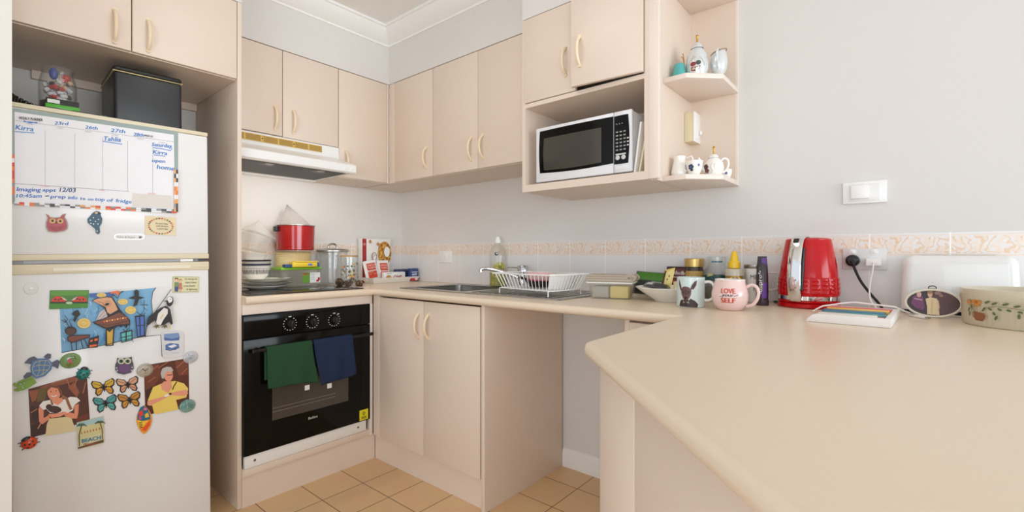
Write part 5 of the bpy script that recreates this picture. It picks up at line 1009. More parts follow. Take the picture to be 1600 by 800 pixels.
brick('cracker_packet', 'white cracker packet with upside-down red letters lying in front on the tray', 'packet', V(.178, -.195, zt), .035, .165, .062, R_(2), mat('packet_white', (234, 234, 234), .35),
      lambda a: (a.ell((196, 150, 80), -.052, .024, .022, .02), a.ell((166, 112, 50), -.052, .02, .012, .01), a.text((186, 44, 40), 'SAO', .052, .040, -.014, .040, .026, bold=.0012), a.line((170, 190, 170), [(-.07, .052), (-.03, .056)], .004)), b=.008)
brick('biscuit_packet', 'navy blue crumpled biscuit packet lying behind the cracker packet', 'packet', V(.148, -.112, zt + .0), .04, .115, .078, R_(4), mat('navy_film', (44, 58, 96), .3, var=.3, scale=30), None, group=None, b=.012)
brick('snack_box', 'small blue and red snack box at the right end of the tray', 'box', V(.2, -.058, zt), .028, .062, .082, R_(0), col((50, 70, 124), .35),
      lambda a: (a.poly((206, 46, 44), [(-.03, .002), (.03, .002), (.03, .022), (-.03, .022)]), a.ell((230, 226, 222), .015, .012, .012, .008), a.line((220, 224, 232), [(-.02, .042), (.02, .045)], .008), a.line((220, 224, 232), [(-.024, .058), (.024, .058)], .005), a.line((150, 170, 206), [(-.02, .032), (.02, .032)], .003)), b=.002)
brick('muesli_bar', 'brown and beige wrapped bar lying at the left front of the tray', 'packet', V(.19, -.325, zt), .024, .05, .02, R_(-8), mat('bar_wrapper', (176, 146, 120), .4, var=.5, scale=60), None, b=.006)
brick('sugar_sachet', 'small white folded sachet next to the wrapped bar on the tray', 'sachet', V(.193, -.284, zt), .02, .03, .024, R_(14), mat('packet_white'), None, b=.006)
# ================================================================== at the sink
c = V(.95, -.06, ZT); t = thing('detergent_bottle', 'tall clear bottle of yellow-green dish liquid behind the sink', 'bottle', (.95, -.06, ZB + .0035)); c = V(.95, -.062, ZB + .0035)
pr = [(0, 0), (.042, 0), (.046, .005), (.046, .165), (.043, .195), (.033, .215), (.019, .228), (.0155, .234), (.0155, .242)]
MB().lathe(pr, c, 36).build('bottle_body', glass('bottle_plastic', (222, 222, 212), .25, .16), t)
MB().lathe([(0, .001), (.0445, .003), (.0445, .075), (0, .075)], c, 32).build('liquid', mat('green_detergent', (168, 158, 44), .15, var=.2), t)
MB().lathe([(.0145, .238), (.0165, .238), (.0165, .256), (.013, .262), (.010, .272), (0, .273)], c, 24).build('cap', WHITEP, t)
a = Art(cyl_map(c, .046, facing_cam(c.x, c.y)), h0=.0007); rn = random.Random(8)
a.poly((176, 166, 50), [(-.035, .01), (.04, .01), (.04, .12), (.02, .135), (-.005, .132), (-.012, .1), (-.03, .09)])
for i in range(40):
    x, y = rn.uniform(-.03, .036), rn.uniform(.015, .12); a.ell(rn.choice([(150, 150, 36), (190, 180, 70), (120, 130, 36), (206, 196, 90)]), x, y, .011, .005, rn.uniform(0, 3), n=10)
a.ell((60, 64, 66), -.006, .178, .010, .009).ell((200, 200, 196), -.003, .18, .005, .004); a.build('leaf_label', t)
t = thing('kitchen_tap', 'chrome mixer tap with spout and lever behind the dish rack', 'tap', (1.135, -.085, ZB + .003)); c = V(1.146, -.085, ZB + .0038)
MB().lathe([(0, 0), (.031, 0), (.031, .006), (.0265, .010), (.0265, .072), (.0245, .074), (.0245, .078), (.028, .080), (.028, .112), (.025, .117), (0, .118)], c, 36).build('body', mat('tap_chrome', (188, 188, 190), .1, metal=1, var=.01), t)
MB().tube([c + V(-.015, -.005, .05), c + V(-.05, -.03, .068), c + V(-.1, -.068, .088), c + V(-.145, -.098, .098), c + V(-.175, -.115, .099), c + V(-.186, -.122, .094), c + V(-.187, -.1225, .082)], [.011, .0105, .010, .0095, .0095, .0105, .0115], 14).build('spout', CHROME, t)
MB().tube([c + V(-.015, .0, .104), c + V(-.05, .006, .105), c + V(-.1, .014, .106), c + V(-.118, .016, .1045)], [.006, .0032, .0028, .0036], 10).build('lever', CHROME, t)
# dish rack
RW = mat('white_coated_wire', (240, 240, 238), .35); RC = V(1.437, -.332, ZB + .003); MR = Matrix.Translation(RC) @ Matrix.Rotation(R_(-7), 4, 'Z')
t = thing('dish_rack', 'white wire dish rack standing on the sink drainer', 'dish rack', RC, Matrix.Rotation(R_(-7), 3, 'Z'))
def rrect(w, d, z, r, n=6):
    P = []
    for sx, sy, a0 in ((1, 1, 0), (-1, 1, 90), (-1, -1, 180), (1, -1, 270)):
        for k in range(n + 1): q = R_(a0 + 90 * k / n); P.append(V(sx * (w - r) + r * math.cos(q), sy * (d - r) + r * math.sin(q), z))
    return P
TW, TD, BW, BD, ZR0, ZR1 = .188, .124, .158, .098, .026, .092
MB().tube([MR @ p for p in rrect(TW, TD, ZR1, .02)], .0030, 8, close=True).build('rim', RW, t); MB().tube([MR @ p for p in rrect(BW, BD, ZR0, .02)], .0022, 8, close=True).build('base_ring', RW, t)
m = MB()
for i in range(1, 16):
    k = i / 8 - 1
    for s in (-1, 1): m.tube([MR @ V(k * (TW - .01), s * TD, ZR1), MR @ V(k * (BW - .006), s * BD, ZR0)], .0015, 6)
for i in range(1, 11):
    k = i / 5.5 - 1
    for s in (-1, 1): m.tube([MR @ V(s * TW, k * (TD - .008), ZR1), MR @ V(s * BW, k * (BD - .004), ZR0)], .0015, 6)
m.build('side_wires', RW, t); m = MB()
for i in range(-6, 7): m.tube([MR @ V(i * BW / 6.6, -BD, ZR0), MR @ V(i * BW / 6.6, BD, ZR0)], .0014, 6)
for i in (-1, 0, 1): m.tube([MR @ V(-BW, i * BD / 2, ZR0 - .0025), MR @ V(BW, i * BD / 2, ZR0 - .0025)], .0014, 6)
m.build('base_wires', RW, t)
for sx in (-1, 1):
    for sy in (-1, 1): MB().tube([MR @ V(sx * (BW - .012), sy * (BD - .022), ZR0), MR @ V(sx * (BW - .010), sy * (BD + .004), ZR0 - .001), MR @ V(sx * (BW - .010), sy * (BD + .006), ZR0 - .006), MR @ V(sx * (BW - .010), sy * (BD + .006), .0035)], [.0022, .0022, .0024, .003], 8).build('leg', RW, t)
bc = MR @ V(-.005, .02, ZR0 + .004); t = thing('frying_pan', 'small black frying pan draining in the dish rack', 'pan', bc); TM = Matrix()
MB().lathe([(0, .0), (.056, 0), (.072, .026), (.0735, .026), (.07, .026), (.055, .003), (0, .003)], bc + V(0, 0, .004), 36, M=TM).build('pan_body', col((24, 24, 25), .35), t); MB().tube([bc + V(-.072, .0, .026), bc + V(-.10, .004, .034), bc + V(-.135, .008, .04)], [.006, .007, .006], 10).build('handle', BLACKP, t)
bc = MR @ V(-.005, .02, ZR0 + .0135); t = thing('mixing_bowl', 'pale pink plastic bowl sitting in the dish rack', 'bowl', bc); MB().lathe([(0, 0), (.035, 0), (.06, .022), (.073, .052), (.071, .052), (.058, .024), (0, .004)], bc, 40, M=Matrix.Translation((0, 0, .022)) @ Matrix.Rotation(R_(3), 4, 'Y') @ Matrix.Translation((0, 0, -.022))).build('bowl_body', col((228, 186, 184), .35), t)
MB().lathe([(.0352, -.001), (.0605, .021), (.062, .026), (.0605, .026), (.034, .001)], bc, 40, M=Matrix.Translation((0, 0, .022)) @ Matrix.Rotation(R_(3), 4, 'Y') @ Matrix.Translation((0, 0, -.022))).build('pink_band', col((206, 70, 104), .35), t)
bc = MR @ V(.138, .0, ZR0 + .004); t = thing('plastic_tray', 'white plastic tray standing on edge at the right end of the dish rack', 'tray', bc); MB().box(.128, .134, -.085, .085, ZR0 + .004, ZR1 + .004, b=.002, M=MR @ Matrix.Translation((.131, 0, ZR0)) @ Matrix.Rotation(R_(8), 4, 'Y') @ Matrix.Translation((-.131, 0, -ZR0))).build('tray_body', mat('white_translucent', (232, 230, 228), .4), t)
# tub with folded towel
BC = V(1.757, -.262, ZT); BR = R_(16); t = thing('butter_tub', 'clear rectangular tub of yellow spread beside the dish rack', 'tub', BC, Matrix.Rotation(BR, 3, 'Z')); A = Matrix.Translation(BC) @ Matrix.Rotation(BR, 4, 'Z')
tubshell(MB(), .078, .052, .087, .060, .062, A).build('tub', glass('frosted_tub', (226, 222, 208), .15, .2, .25), t)
MB().box(-.0, .073, -.046, .046, .003, .052, b=.006, M=A).build('yellow_contents', col((226, 208, 120), .5), t); MB().box(-.073, -.004, -.046, .046, .003, .05, b=.006, M=A).build('grey_contents', col((176, 172, 164), .5), t)
MB().box(-.093, .093, -.066, .066, .0615, .068, b=.003, M=A).build('lid', mat('translucent_lid', (228, 226, 218), .35), t)
c = BC + V(0, 0, .0685); t = thing('tea_towel', 'beige striped tea towel folded on the lid of the clear tub', 'tea towel', c, Matrix.Rotation(BR, 3, 'Z')); TWM = mat('beige_weave', (186, 172, 156), .9, var=.2, scale=200, bump=.8, bscale=700)
m = MB().use(TWM); Bm = A @ Matrix.Translation((0, 0, .0685))
for k, (w0, w1, d, z0, z1) in enumerate(((-.092, .088, .058, 0, .011), (-.098, .07, .054, .010, .020), (-.09, .062, .05, .019, .028))): m.box(w0, w1, -d, d, z0, z1, b=.0045, seg=4, M=Bm)
m.build('folded_cloth', None, t); m = MB().use(TWM)
for k in range(3): r = .0135 - k * .004; m.tube([Bm @ V(.078 + r * math.cos(q) * (1.5), -.05 + .0 * q, .0155 + r * math.sin(q)) for q in [i / 20 * 6.283 for i in range(21)]], .0028, 6)
m.tube([Bm @ V(.078 + .022 * math.cos(q), y, .0150 + .0125 * math.sin(q)) for y in (-.05, .05) for q in (1.2, .6, 0, -.6, -1.2)], .004, 6)
m.box(.062, .096, -.048, .05, .002, .0275, b=.012, seg=4, M=Bm); m.use(mat('brown_stripe', (110, 82, 66), .9))
for k in range(3): m.box(.0625 + .01 * k, .066 + .01 * k, -.0492, -.048, .006, .024, M=Bm)
m.build('rolled_edge', None, t)
# ================================================================== row of groceries and mugs
def pouch(name, label, cat, o, U, W, w, h, thick, mt_, arts=None, group=None):
    o, U, W = Vector(o), Vector(U).normalized(), Vector(W).normalized(); N = U.cross(W).normalized(); t = thing(name, label, cat, o, None, group); n, mm = 14, 12; vs = []; fs = []
    bul = lambda p, q: thick * (max(0, math.sin(math.pi * p)) * max(0, math.sin(math.pi * q))) ** .45
    for s in (1, -1):
        for i in range(n + 1):
            for j in range(mm + 1): p, q = i / n, j / mm; vs.append(o + U * (w * p) + W * (h * q) + N * (s * bul(p, q) + thick))
    for s in range(2): k = s * (n + 1) * (mm + 1); fs += [(k + i * (mm + 1) + j, k + (i + 1) * (mm + 1) + j, k + (i + 1) * (mm + 1) + j + 1, k + i * (mm + 1) + j + 1) for i in range(n) for j in range(mm)]
    MB().add(vs, fs).build('pouch', mt_, t)
    if arts: a = Art(lambda x, y, hh: o + U * x + W * y + N * (bul(x / w, y / h) + thick + hh), h0=.0012); arts(a); a.build('print', t)
    return t
def ag(a, rgb, x0, x1, y0, y1, k=8):
    a.mb.use(col(rgb))
    for i in range(k):
        for j in range(k): a.mb.add([a.f(x0 + (x1 - x0) * (i + p) / k, y0 + (y1 - y0) * (j + q) / k, a.h) for p, q in ((0, 0), (1, 0), (1, 1), (0, 1))], [(0, 1, 2, 3)])
    a.h += .0003
pouch('coffee_pouch', 'dark green and grey plastic food packet behind the clear tub', 'packet', (1.772, -.098, ZT + .004), (1, .1, -.06), (.02, .42, .9), .142, .104, .018, col((56, 66, 58), .3), lambda a: (ag(a, (70, 128, 40), .006, .136, .06, .098), ag(a, (132, 160, 136), .08, .134, .012, .056), ag(a, (26, 32, 28), .012, .078, .008, .056)))
DC = V(1.985, -.237, ZT); t = thing('serving_bowl', 'wide white bowl holding tea packets behind the kangaroo mug', 'bowl', DC)
MB().lathe([(0, 0), (.052, 0), (.056, .005), (.095, .030), (.122, .050), (.125, .053), (.122, .0545), (.09, .034), (.054, .010), (0, .008)], DC, 56).build('bowl_body', PORC, t)
pouch('foil_packet', 'crumpled dark foil packet lying in the wide white bowl', 'packet', (1.895, -.275, ZT + .046), (1, .18, -.12), (-.25, .9, .12), .1, .075, .010, mat('dark_foil', (96, 98, 102), .25, metal=.5, var=.6, scale=50), lambda a: (ag(a, (40, 44, 54), .04, .09, .01, .05), ag(a, (190, 192, 194), .012, .034, .012, .05)))
pouch('soup_sachet', 'pale yellow and brown sachet standing up in the wide white bowl', 'sachet', (1.937, -.196, ZT + .024), (.95, -.28, .22), (.18, .06, .95), .05, .094, .007, col((226, 206, 120), .4), lambda a: (ag(a, (92, 56, 44), .003, .014, .008, .088), ag(a, (236, 222, 150), .018, .046, .03, .085), a.ell((150, 130, 70), .03, .05, .004, .004, n=8), a.ell((150, 130, 70), .036, .062, .004, .004, n=8)))
pouch('biscuit_sachet', 'small cream and red sachet lying at the right of the wide white bowl', 'sachet', (2.006, -.236, ZT + .029), (.95, -.1, .18), (-.2, .5, .75), .062, .05, .007, col((222, 206, 170), .4), lambda a: (ag(a, (200, 70, 50), .024, .056, .026, .044), a.ell((232, 222, 196), .02, .014, .012, .008, n=12)))
t = thing('tea_box', 'dark red tea carton standing behind the wide white bowl', 'box', (1.962, -.066, ZT)); MB().box(1.918, 2.003, -.09, -.045, ZT, ZT + .128, b=.0008).build('carton', col((96, 34, 32), .35), t)
a = Art(plane_map((1.918, -.09, ZT), (1, 0, 0), (0, 0, 1)), h0=.0005); a.f = lambda x, y, h: V(1.918 + x, -.09 - h, ZT + y)
a.poly((60, 24, 24), [(.0, .118), (.085, .118), (.085, .128), (0, .128)]).text((238, 228, 216), 'Bushells', .006, .098, .079, .094, -.016, bold=.0007).line((214, 190, 170), [(.022, .086), (.06, .084)], .003).poly((150, 70, 64), [(.02, .062), (.062, .060), (.062, .072), (.02, .074)]).line((226, 200, 180), [(.02, .05), (.06, .048)], .0025).poly((120, 50, 44), [(.0, .0), (.085, 0), (.085, .03), (0, .03)]).ell((206, 170, 110), .065, .02, .016, .012); a.build('printed_front', t)
c = V(2.024, -.07, ZT); t = thing('coffee_jar', 'instant coffee jar with gold lid and label behind the mugs', 'jar', c)
MB().lathe([(0, 0), (.034, 0), (.0365, .004), (.0365, .118), (.033, .127), (.033, .13), (0, .13)], c, 32).build('glass_body', mat('coffee_brown_glass', (54, 36, 24), .12, coat=.4), t); MB().lathe([(.034, .1295), (.0375, .1295), (.0375, .160), (.036, .162), (0, .162)], c, 32).build('lid', mat('gold_lid', (206, 172, 104), .3, metal=.7), t)
a = Art(cyl_map(c, .0365, facing_cam(c.x, c.y)), h0=.0006); ag(a, (186, 152, 84), -.04, .04, .03, .112, 12); a.poly((84, 46, 30), [(-.012, .088), (-.006, .102), (.006, .104), (.014, .098), (.016, .088)]).text((232, 224, 206), 'NESCAFE', -.026, .074, .024, .074, -.011, bold=.0005); a.build('label', t)
c = V(2.114, -.077, ZT); t = thing('storage_jar', 'large clear open glass jar with teal band behind the pink mug', 'jar', c)
MB().lathe([(0, 0), (.046, 0), (.051, .006), (.051, .10), (.046, .118), (.036, .130), (.034, .136), (.034, .146), (.037, .148), (.037, .168), (.034, .170), (.031, .168), (.031, .134), (.048, .1), (.048, .007), (0, .004)], c, 40).build('glass', GL, t)
MB().lathe([(.0505, .078), (.0518, .078), (.0518, .098), (.0505, .098)], c, 40).build('teal_band', col((24, 72, 70), .3), t); MB().lathe([(0, .005), (.0465, .008), (.0465, .05), (0, .05)], c, 30).build('contents', mat('grain_contents', (110, 104, 88), .7, var=.4, scale=120), t)
a = Art(cyl_map(c, .0524, facing_cam(c.x, c.y)), h0=.0006); a.poly((184, 176, 120), [(-.04, .092), (-.034, .104), (-.018, .106), (-.012, .098), (-.03, .094)]).ell((150, 110, 90), .008, .078, .014, .012).ell((200, 180, 160), .008, .078, .009, .007); a.build('label_print', t); a = Art(cyl_map(c, .0372, facing_cam(c.x, c.y))); a.line((28, 110, 124), [(-.02, .150), (.02, .150)], .006); a.build('neck_tag', t)
c = V(2.194, -.143, ZT); t = thing('honey_bottle', 'clear squeeze bottle of honey with tall yellow cap', 'bottle', c)
MB().lathe([(0, 0), (.028, 0), (.031, .004), (.031, .11), (.028, .122), (.020, .128), (0, .128)], c, 32).build('bottle_body', mat('honey_amber', (150, 110, 40), .15, coat=.5), t); MB().lathe([(0, .1285), (.021, .1285), (.021, .150), (.0155, .153), (.013, .172), (.011, .175), (.0085, .188), (.006, .190), (0, .190)], c, 28).build('cap', col((236, 196, 40), .35), t)
MB().lathe([(.0313, .10), (.0316, .10), (.0316, .1185), (.0285, .1255), (.028, .124)], c, 32).build('clear_shoulder', mat('pale_bottle_shoulder', (196, 190, 170), .2), t)
a = Art(cyl_map(c, .0316, facing_cam(c.x, c.y)), h0=.0007); a.ell((234, 200, 52), .004, .075, .024, .026).text((120, 70, 24), 'HONEY', -.012, .082, .022, .078, -.010, bold=.0005).line((90, 70, 30), [(-.014, .066), (.02, .062)], .004).ell((60, 70, 30), -.006, .07, .006, .008); a.build('label', t)
c = V(2.252, -.085, ZT); t = thing('mug', 'tall white lettered travel mug with steel lid behind the purple tube', 'mug', c)
MB().lathe([(0, 0), (.031, 0), (.034, .004), (.0375, .128), (.0375, .130), (.034, .130), (.0315, .006), (0, .006)], c, 36).build('mug_body', PORC, t); MB().lathe([(.0376, .1265), (.0385, .128), (.0385, .139), (.037, .141), (0, .141)], c, 36).build('lid', STEEL, t)
d = V(.82, .57, 0); MB().tube([c + d * k + V(0, 0, q) for k, q in ((.036, .108), (.055, .110), (.074, .109), (.080, .102), (.0805, .06), (.076, .050), (.055, .047), (.034, .048))], .0042, 10).build('handle', PORC, t)
a = Art(cyl_map(c, .0365, facing_cam(c.x, c.y)), h0=.0016); a.text((96, 92, 96), 'MR', -.016, .088, .010, .088, -.017).text((206, 90, 120), 'R', .012, .088, .022, .088, -.017).text((130, 126, 126), 'N', -.006, .044, .006, .044, -.015); a.build('lettering', t)
# kangaroo mug
c = V(2.114, -.372, ZT); kf = facing_cam(c.x, c.y); t = thing('mug', 'pale blue mug with a kangaroo in a jacket printed on it', 'mug', c)
MB().lathe([(0, 0), (.043, 0), (.045, .002), (.0455, .099), (.0455, .101), (.0425, .101), (.042, .006), (0, .005)], c, 44).build('mug_body', mat('pale_blue_glaze', (206, 222, 220), .18, coat=.3), t)
q = kf + R_(82); d = V(math.cos(q), math.sin(q), 0); MB().tube([c + d * k + V(0, 0, z) for k, z in ((.044, .084), (.060, .086), (.072, .076), (.075, .054), (.070, .034), (.058, .024), (.044, .024))], .0048, 12).build('handle', PORC, t)
a = Art(cyl_map(c, .0455, kf - R_(14)), h0=.0005); DB, BR_ = (70, 50, 50), (104, 74, 74)
def strip_poly(rgb, pts):      # keeps a print on the curved side: cut into thin columns
    xs = [p[0] for p in pts]; n = 26; x0, x1 = min(xs), max(xs)
    def span(x):
        ys = []
        for (xa, ya), (xb, yb) in zip(pts, pts[1:] + pts[:1]):
            if (xa - x) * (xb - x) < 0 or xa == x: ys.append(ya + (yb - ya) * ((x - xa) / (xb - xa) if xb != xa else 0))
        return (min(ys), max(ys)) if len(ys) > 1 else None
    a.mb.use(col(rgb)); e = (x1 - x0) / n
    for i in range(n):
        s0, s1 = span(x0 + e * i + 1e-5), span(x0 + e * (i + 1) - 1e-5)
        if s0 and s1: a.mb.add([a.f(x0 + e * i, s0[0], a.h), a.f(x0 + e * (i + 1), s1[0], a.h), a.f(x0 + e * (i + 1), s1[1], a.h), a.f(x0 + e * i, s0[1], a.h)], [(0, 1, 2, 3)])
    a.h += a.dh
strip_poly((62, 44, 40), [(-.030, .003), (.034, .001), (.035, .012), (.026, .022), (.012, .030), (-.014, .030), (-.026, .020)])
strip_poly(BR_, [(-.019, .060), (-.024, .078), (-.033, .096), (-.031, .073), (-.024, .056)]); strip_poly(DB, [(-.0225, .062), (-.026, .078), (-.0305, .090), (-.0295, .074), (-.0255, .06)])
strip_poly(BR_, [(.008, .060), (.014, .076), (.022, .087), (.031, .092), (.029, .076), (.020, .062)]); strip_poly(DB, [(.013, .064), (.018, .077), (.027, .087), (.025, .075), (.019, .066)])
strip_poly(BR_, [(-.022, .058), (-.016, .068), (-.006, .071), (.006, .068), (.013, .058), (.012, .044), (.004, .028), (-.004, .024), (-.012, .028), (-.020, .044)])
strip_poly((86, 60, 60), [(-.017, .056), (-.006, .060), (.008, .056), (.006, .046), (-.006, .042), (-.015, .046)]); strip_poly((44, 32, 34), [(-.010, .034), (-.005, .037), (.001, .034), (-.003, .027), (-.007, .027)])
strip_poly((34, 26, 28), [(-.016, .052), (-.011, .053), (-.012, .049)]); strip_poly((34, 26, 28), [(.003, .053), (.008, .052), (.005, .049)])
strip_poly((150, 134, 130), [(-.014, .022), (-.006, .018), (-.014, .013)]); strip_poly((150, 134, 130), [(.006, .022), (-.004, .018), (.006, .013)])
strip_poly((226, 214, 206), [(-.022, .036), (-.019, .044), (-.016, .036), (-.011, .026), (-.014, .025)]); strip_poly((226, 214, 206), [(.013, .036), (.011, .044), (.009, .036), (.003, .026), (.006, .025)])
a.build('kangaroo_print', t)
# pink mug
c = V(2.243, -.382, ZT); kf = facing_cam(c.x, c.y); t = thing('mug', 'round pale pink mug with red LOVE YOUR SELF lettering', 'mug', c); pr = [(0, 0), (.034, 0), (.038, .003), (.050, .018), (.0555, .038), (.0555, .052), (.051, .072), (.046, .086), (.0445, .096), (.0452, .0975)]
PINK = mat('pale_pink_glaze', (236, 206, 200), .2, coat=.3)
MB().lathe(pr + [(.0425, .0975), (.0425, .088), (.048, .07), (.052, .04), (.034, .006), (0, .005)], c, 48).build('mug_body', PINK, t); MB().lathe([(.0435, .0955), (.0458, .0965), (.0455, .0985), (.042, .0985), (.0418, .0955)], c, 48).build('rim', PORC, t)
q = kf + R_(72); d = V(math.cos(q), math.sin(q), 0); MB().tube([c + d * k + V(0, 0, z) for k, z in ((.050, .074), (.064, .082), (.079, .077), (.085, .058), (.080, .036), (.067, .020), (.050, .014))], .005, 12).build('handle', PINK, t)
def rp(b):
    for (r0, z0_), (r1, z1_) in zip(pr[1:], pr[2:]):
        if z0_ <= b <= z1_ and z1_ > z0_: return r0 + (r1 - r0) * (b - z0_) / (z1_ - z0_)
    return .04
a = Art(cyl_map(c, rp, kf - R_(6)), h0=.0008); CR = (206, 84, 60)
a.text(CR, 'LOVE', -.021, .056, .021, .056, -.016, bold=.0012).text(CR, 'SELF', -.021, .026, .021, .026, -.016, bold=.0012).text((50, 44, 46), 'your', -.018, .046, .016, .046, -.011, slant=-.25, bold=.0003).line((50, 44, 46), [(-.026, .044), (-.018, .047)], .0012).line((50, 44, 46), [(.016, .047), (.030, .052)], .0012); a.build('lettering', t)
# purple tube
c = V(2.293, -.17, ZT); t = thing('ointment_tube', 'tall purple and dark tube standing on its cap left of the kettle', 'tube', c); th = facing_cam(c.x, c.y) ; A = Matrix.Translation(c) @ Matrix.Rotation(th + R_(90), 4, 'Z')
m = MB(); n = 28; ring_ = []
for (w_, d_, z) in ((.019, .016, .0205), (.0195, .0165, .05), (.019, .015, .09), (.017, .010, .135), (.0145, .003, .165), (.0142, .0018, .172)): ring_.append([A @ V(w_ * math.cos(q), d_ * math.sin(q), z) for q in [i / n * 6.283 for i in range(n)]])
m.add(sum(ring_, []), [(k * n + i, k * n + (i + 1) % n, (k + 1) * n + (i + 1) % n, (k + 1) * n + i) for k in range(5) for i in range(n)] + [tuple(range(5 * n, 6 * n)), tuple(range(n))[::-1]]); m.build('tube_body', col((56, 44, 50), .3), t)
MB().lathe([(0, 0), (.0195, 0), (.0205, .002), (.0205, .019), (.019, .0205), (0, .0205)], c, 32).build('cap', col((64, 48, 60), .35), t)
def tf_(x, y, h): k = (y - .05) / .122; dd = .0165 if k < 0 else .0165 - .0145 * max(0, k) ** 1.15; ww = .0195 - .004 * max(0, k); return A @ V(x, -dd * math.sqrt(max(0.02, 1 - (x / ww) ** 2)) - h, y)
a = Art(tf_, h0=.0016); ag(a, (98, 52, 142), -.002, .0145, .026, .166, 10); ag(a, (150, 40, 48), -.009, -.003, .10, .125, 5)
a.mb.use(col((238, 234, 236))); vs, fs = text_geo('ibuprofen'); a.mb.add([a.f(-.0015 - y * .0115, .042 + x * .095, a.h + .0004) for x, y in vs], fs); a.mb.use(col((150, 170, 90))); a.mb.add([a.f(.0005 - .0025, .05, a.h), a.f(.0005, .05, a.h), a.f(.0005, .10, a.h), a.f(-.002, .10, a.h)], [(0, 1, 2, 3)]); a.build('printed_label', t)
# ================================================================== kettle
REDK = mat('kettle_red', (186, 10, 18), .13, spec=.35, var=.02)
c = V(2.424, -.118, ZT); kf = facing_cam(c.x, c.y); t = thing('kettle', 'glossy red electric kettle with curved chrome handle on its base', 'kettle', c)
MB().lathe([(0, 0), (.088, 0), (.092, .003), (.092, .014), (.086, .018), (0, .018)], c, 48).build('power_base', REDK, t)
def kr(z): k = max(0, min(1, (z - .03) / .2)); return .0905 - .0240 * k ** 1.7
NZ, NA = 46, 144; vs = []; fs = []
for i in range(NZ):
    z = .0195 + (.2265 - .0195) * i / (NZ - 1)
    for j in range(NA):
        q = 2 * math.pi * j / NA; r = kr(z)
        if .046 < z < .102:
            u = (j % 8) / 8; v = ((z - .046) / .014) % 1; bump = min(1, 2.2 * max(0, .5 - max(abs(u - .5), abs(v - .5)))); r += .0032 * bump
        vs.append(c + V(r * math.cos(q), r * math.sin(q), z))
fs = [(i * NA + j, i * NA + (j + 1) % NA, (i + 1) * NA + (j + 1) % NA, (i + 1) * NA + j) for i in range(NZ - 1) for j in range(NA)]
fs.append(tuple(range(NA))[::-1]); MB().add(vs, fs).build('body', REDK, t, ang=12)
MB().lathe([(.0905, .026), (.0925, .027), (.0925, .040), (.0905, .041)], c, 64).build('steel_band', CHROME, t)
MB().lathe([(.0665, .2255), (.0668, .229), (.062, .2325), (.03, .2355), (0, .236)], c, 48).build('lid', REDK, t)
hq = kf - R_(22); d = V(math.cos(hq), math.sin(hq), 0); tg = V(-math.sin(hq), math.cos(hq), 0)
P = [(.034, .2365), (.058, .236), (.078, .228), (.090, .207), (.100, .17), (.106, .13), (.107, .09), (.104, .058), (.099, .036), (.0925, .027)]; Q = []
for i in range(len(P) - 1):
    for k in range(4): p0, p1, p2, p3 = P[max(i - 1, 0)], P[i], P[i + 1], P[min(i + 2, len(P) - 1)]; s = k / 4; Q.append(tuple(.5 * (2 * p1[n] + (p2[n] - p0[n]) * s + (2 * p0[n] - 5 * p1[n] + 4 * p2[n] - p3[n]) * s * s + (3 * p1[n] - p0[n] - 3 * p2[n] + p3[n]) * s ** 3) for n in (0, 1)))
Q.append(P[-1])
def ribbon(off, wfun, th):
    vs = []; fs = []; K = 14
    for i, (r, z) in enumerate(Q):
        a_, b_ = Q[max(i - 1, 0)], Q[min(i + 1, len(Q) - 1)]; dr, dz = b_[0] - a_[0], b_[1] - a_[1]; l = math.hypot(dr, dz); nr, nz = -dz / l, dr / l; w = wfun(i / (len(Q) - 1))
        for k in range(K):
            q = 2 * math.pi * k / K; ct, st_ = math.cos(q), math.sin(q); x = w * math.copysign(abs(ct) ** .6, ct); y = th * math.copysign(abs(st_) ** .6, st_) + off
            vs.append(c + d * (r + nr * y) + V(0, 0, z + nz * y) + tg * x)
    n = len(Q); fs = [(i * K + k, i * K + (k + 1) % K, (i + 1) * K + (k + 1) % K, (i + 1) * K + k) for i in range(n - 1) for k in range(K)] + [tuple(range(K))[::-1], tuple((n - 1) * K + k for k in range(K))]
    return MB().add(vs, fs)
hd_ = ribbon(0, lambda s: .0185 + .002 * math.sin(3.14 * s), .0055).build('handle', CHROME, t)
MB().box(-.008, .008, -.004, .004, 0, .016, b=.003, M=Matrix.Translation(c + d * .094 + V(0, 0, .218)) @ Matrix.Rotation(hq + R_(90), 4, 'Z') @ Matrix.Rotation(R_(-40), 4, 'X')).build('release_button', BLACKP, hd_)
MB().tube([c + d * (kr(z) + .002) + V(0, 0, z) + tg * .0165 for z in (.06, .1, .15, .2)], [.005, .006, .006, .005], 10).build('handle_inner', BLACKP, t)
MB().tube([c + V(-.084, .03, .007), c + V(-.10, .036, .006), c + V(-.112, .05, .0055), c + V(-.10, .075, .005)], .004, 8).build('cord', mat('black_cord'), t)
# white appliance
t = thing('toaster', 'long white rounded toaster against the tiles at the far right', 'toaster', (2.81, -.074, ZT))
b = bmesh.new(); bmesh.ops.create_cube(b, size=1); TX0, TX1 = 2.668, 2.925
for v in b.verts: k = 1 if v.co.z < 0 else .0; v.co = V((TX0 + TX1) / 2 + v.co.x * (TX1 - TX0 - (0 if k else .012)), -.077 + v.co.y * (.108 if k else .096), (ZT + .012) if k else ZT + .176)
bmesh.ops.bevel(b, geom=[e for e in b.edges if max(v.co.z for v in e.verts) > ZT + .1], offset=.026, segments=9, affect='EDGES', profile=.5)
MB().bm(b).build('shell', mat('white_appliance_enamel', (232, 232, 230), .22, coat=.3), t)
MB().box(TX0 + .008, TX1 - .008, -.128, -.028, ZT, ZT + .0125, b=.003).build('base', BLACKP, t)
for y in (-.088, -.066): MB().box(TX0 + .05, TX1 - .05, y - .006, y + .006, ZT + .172, ZT + .1765).build('slot', BLACKP, t)
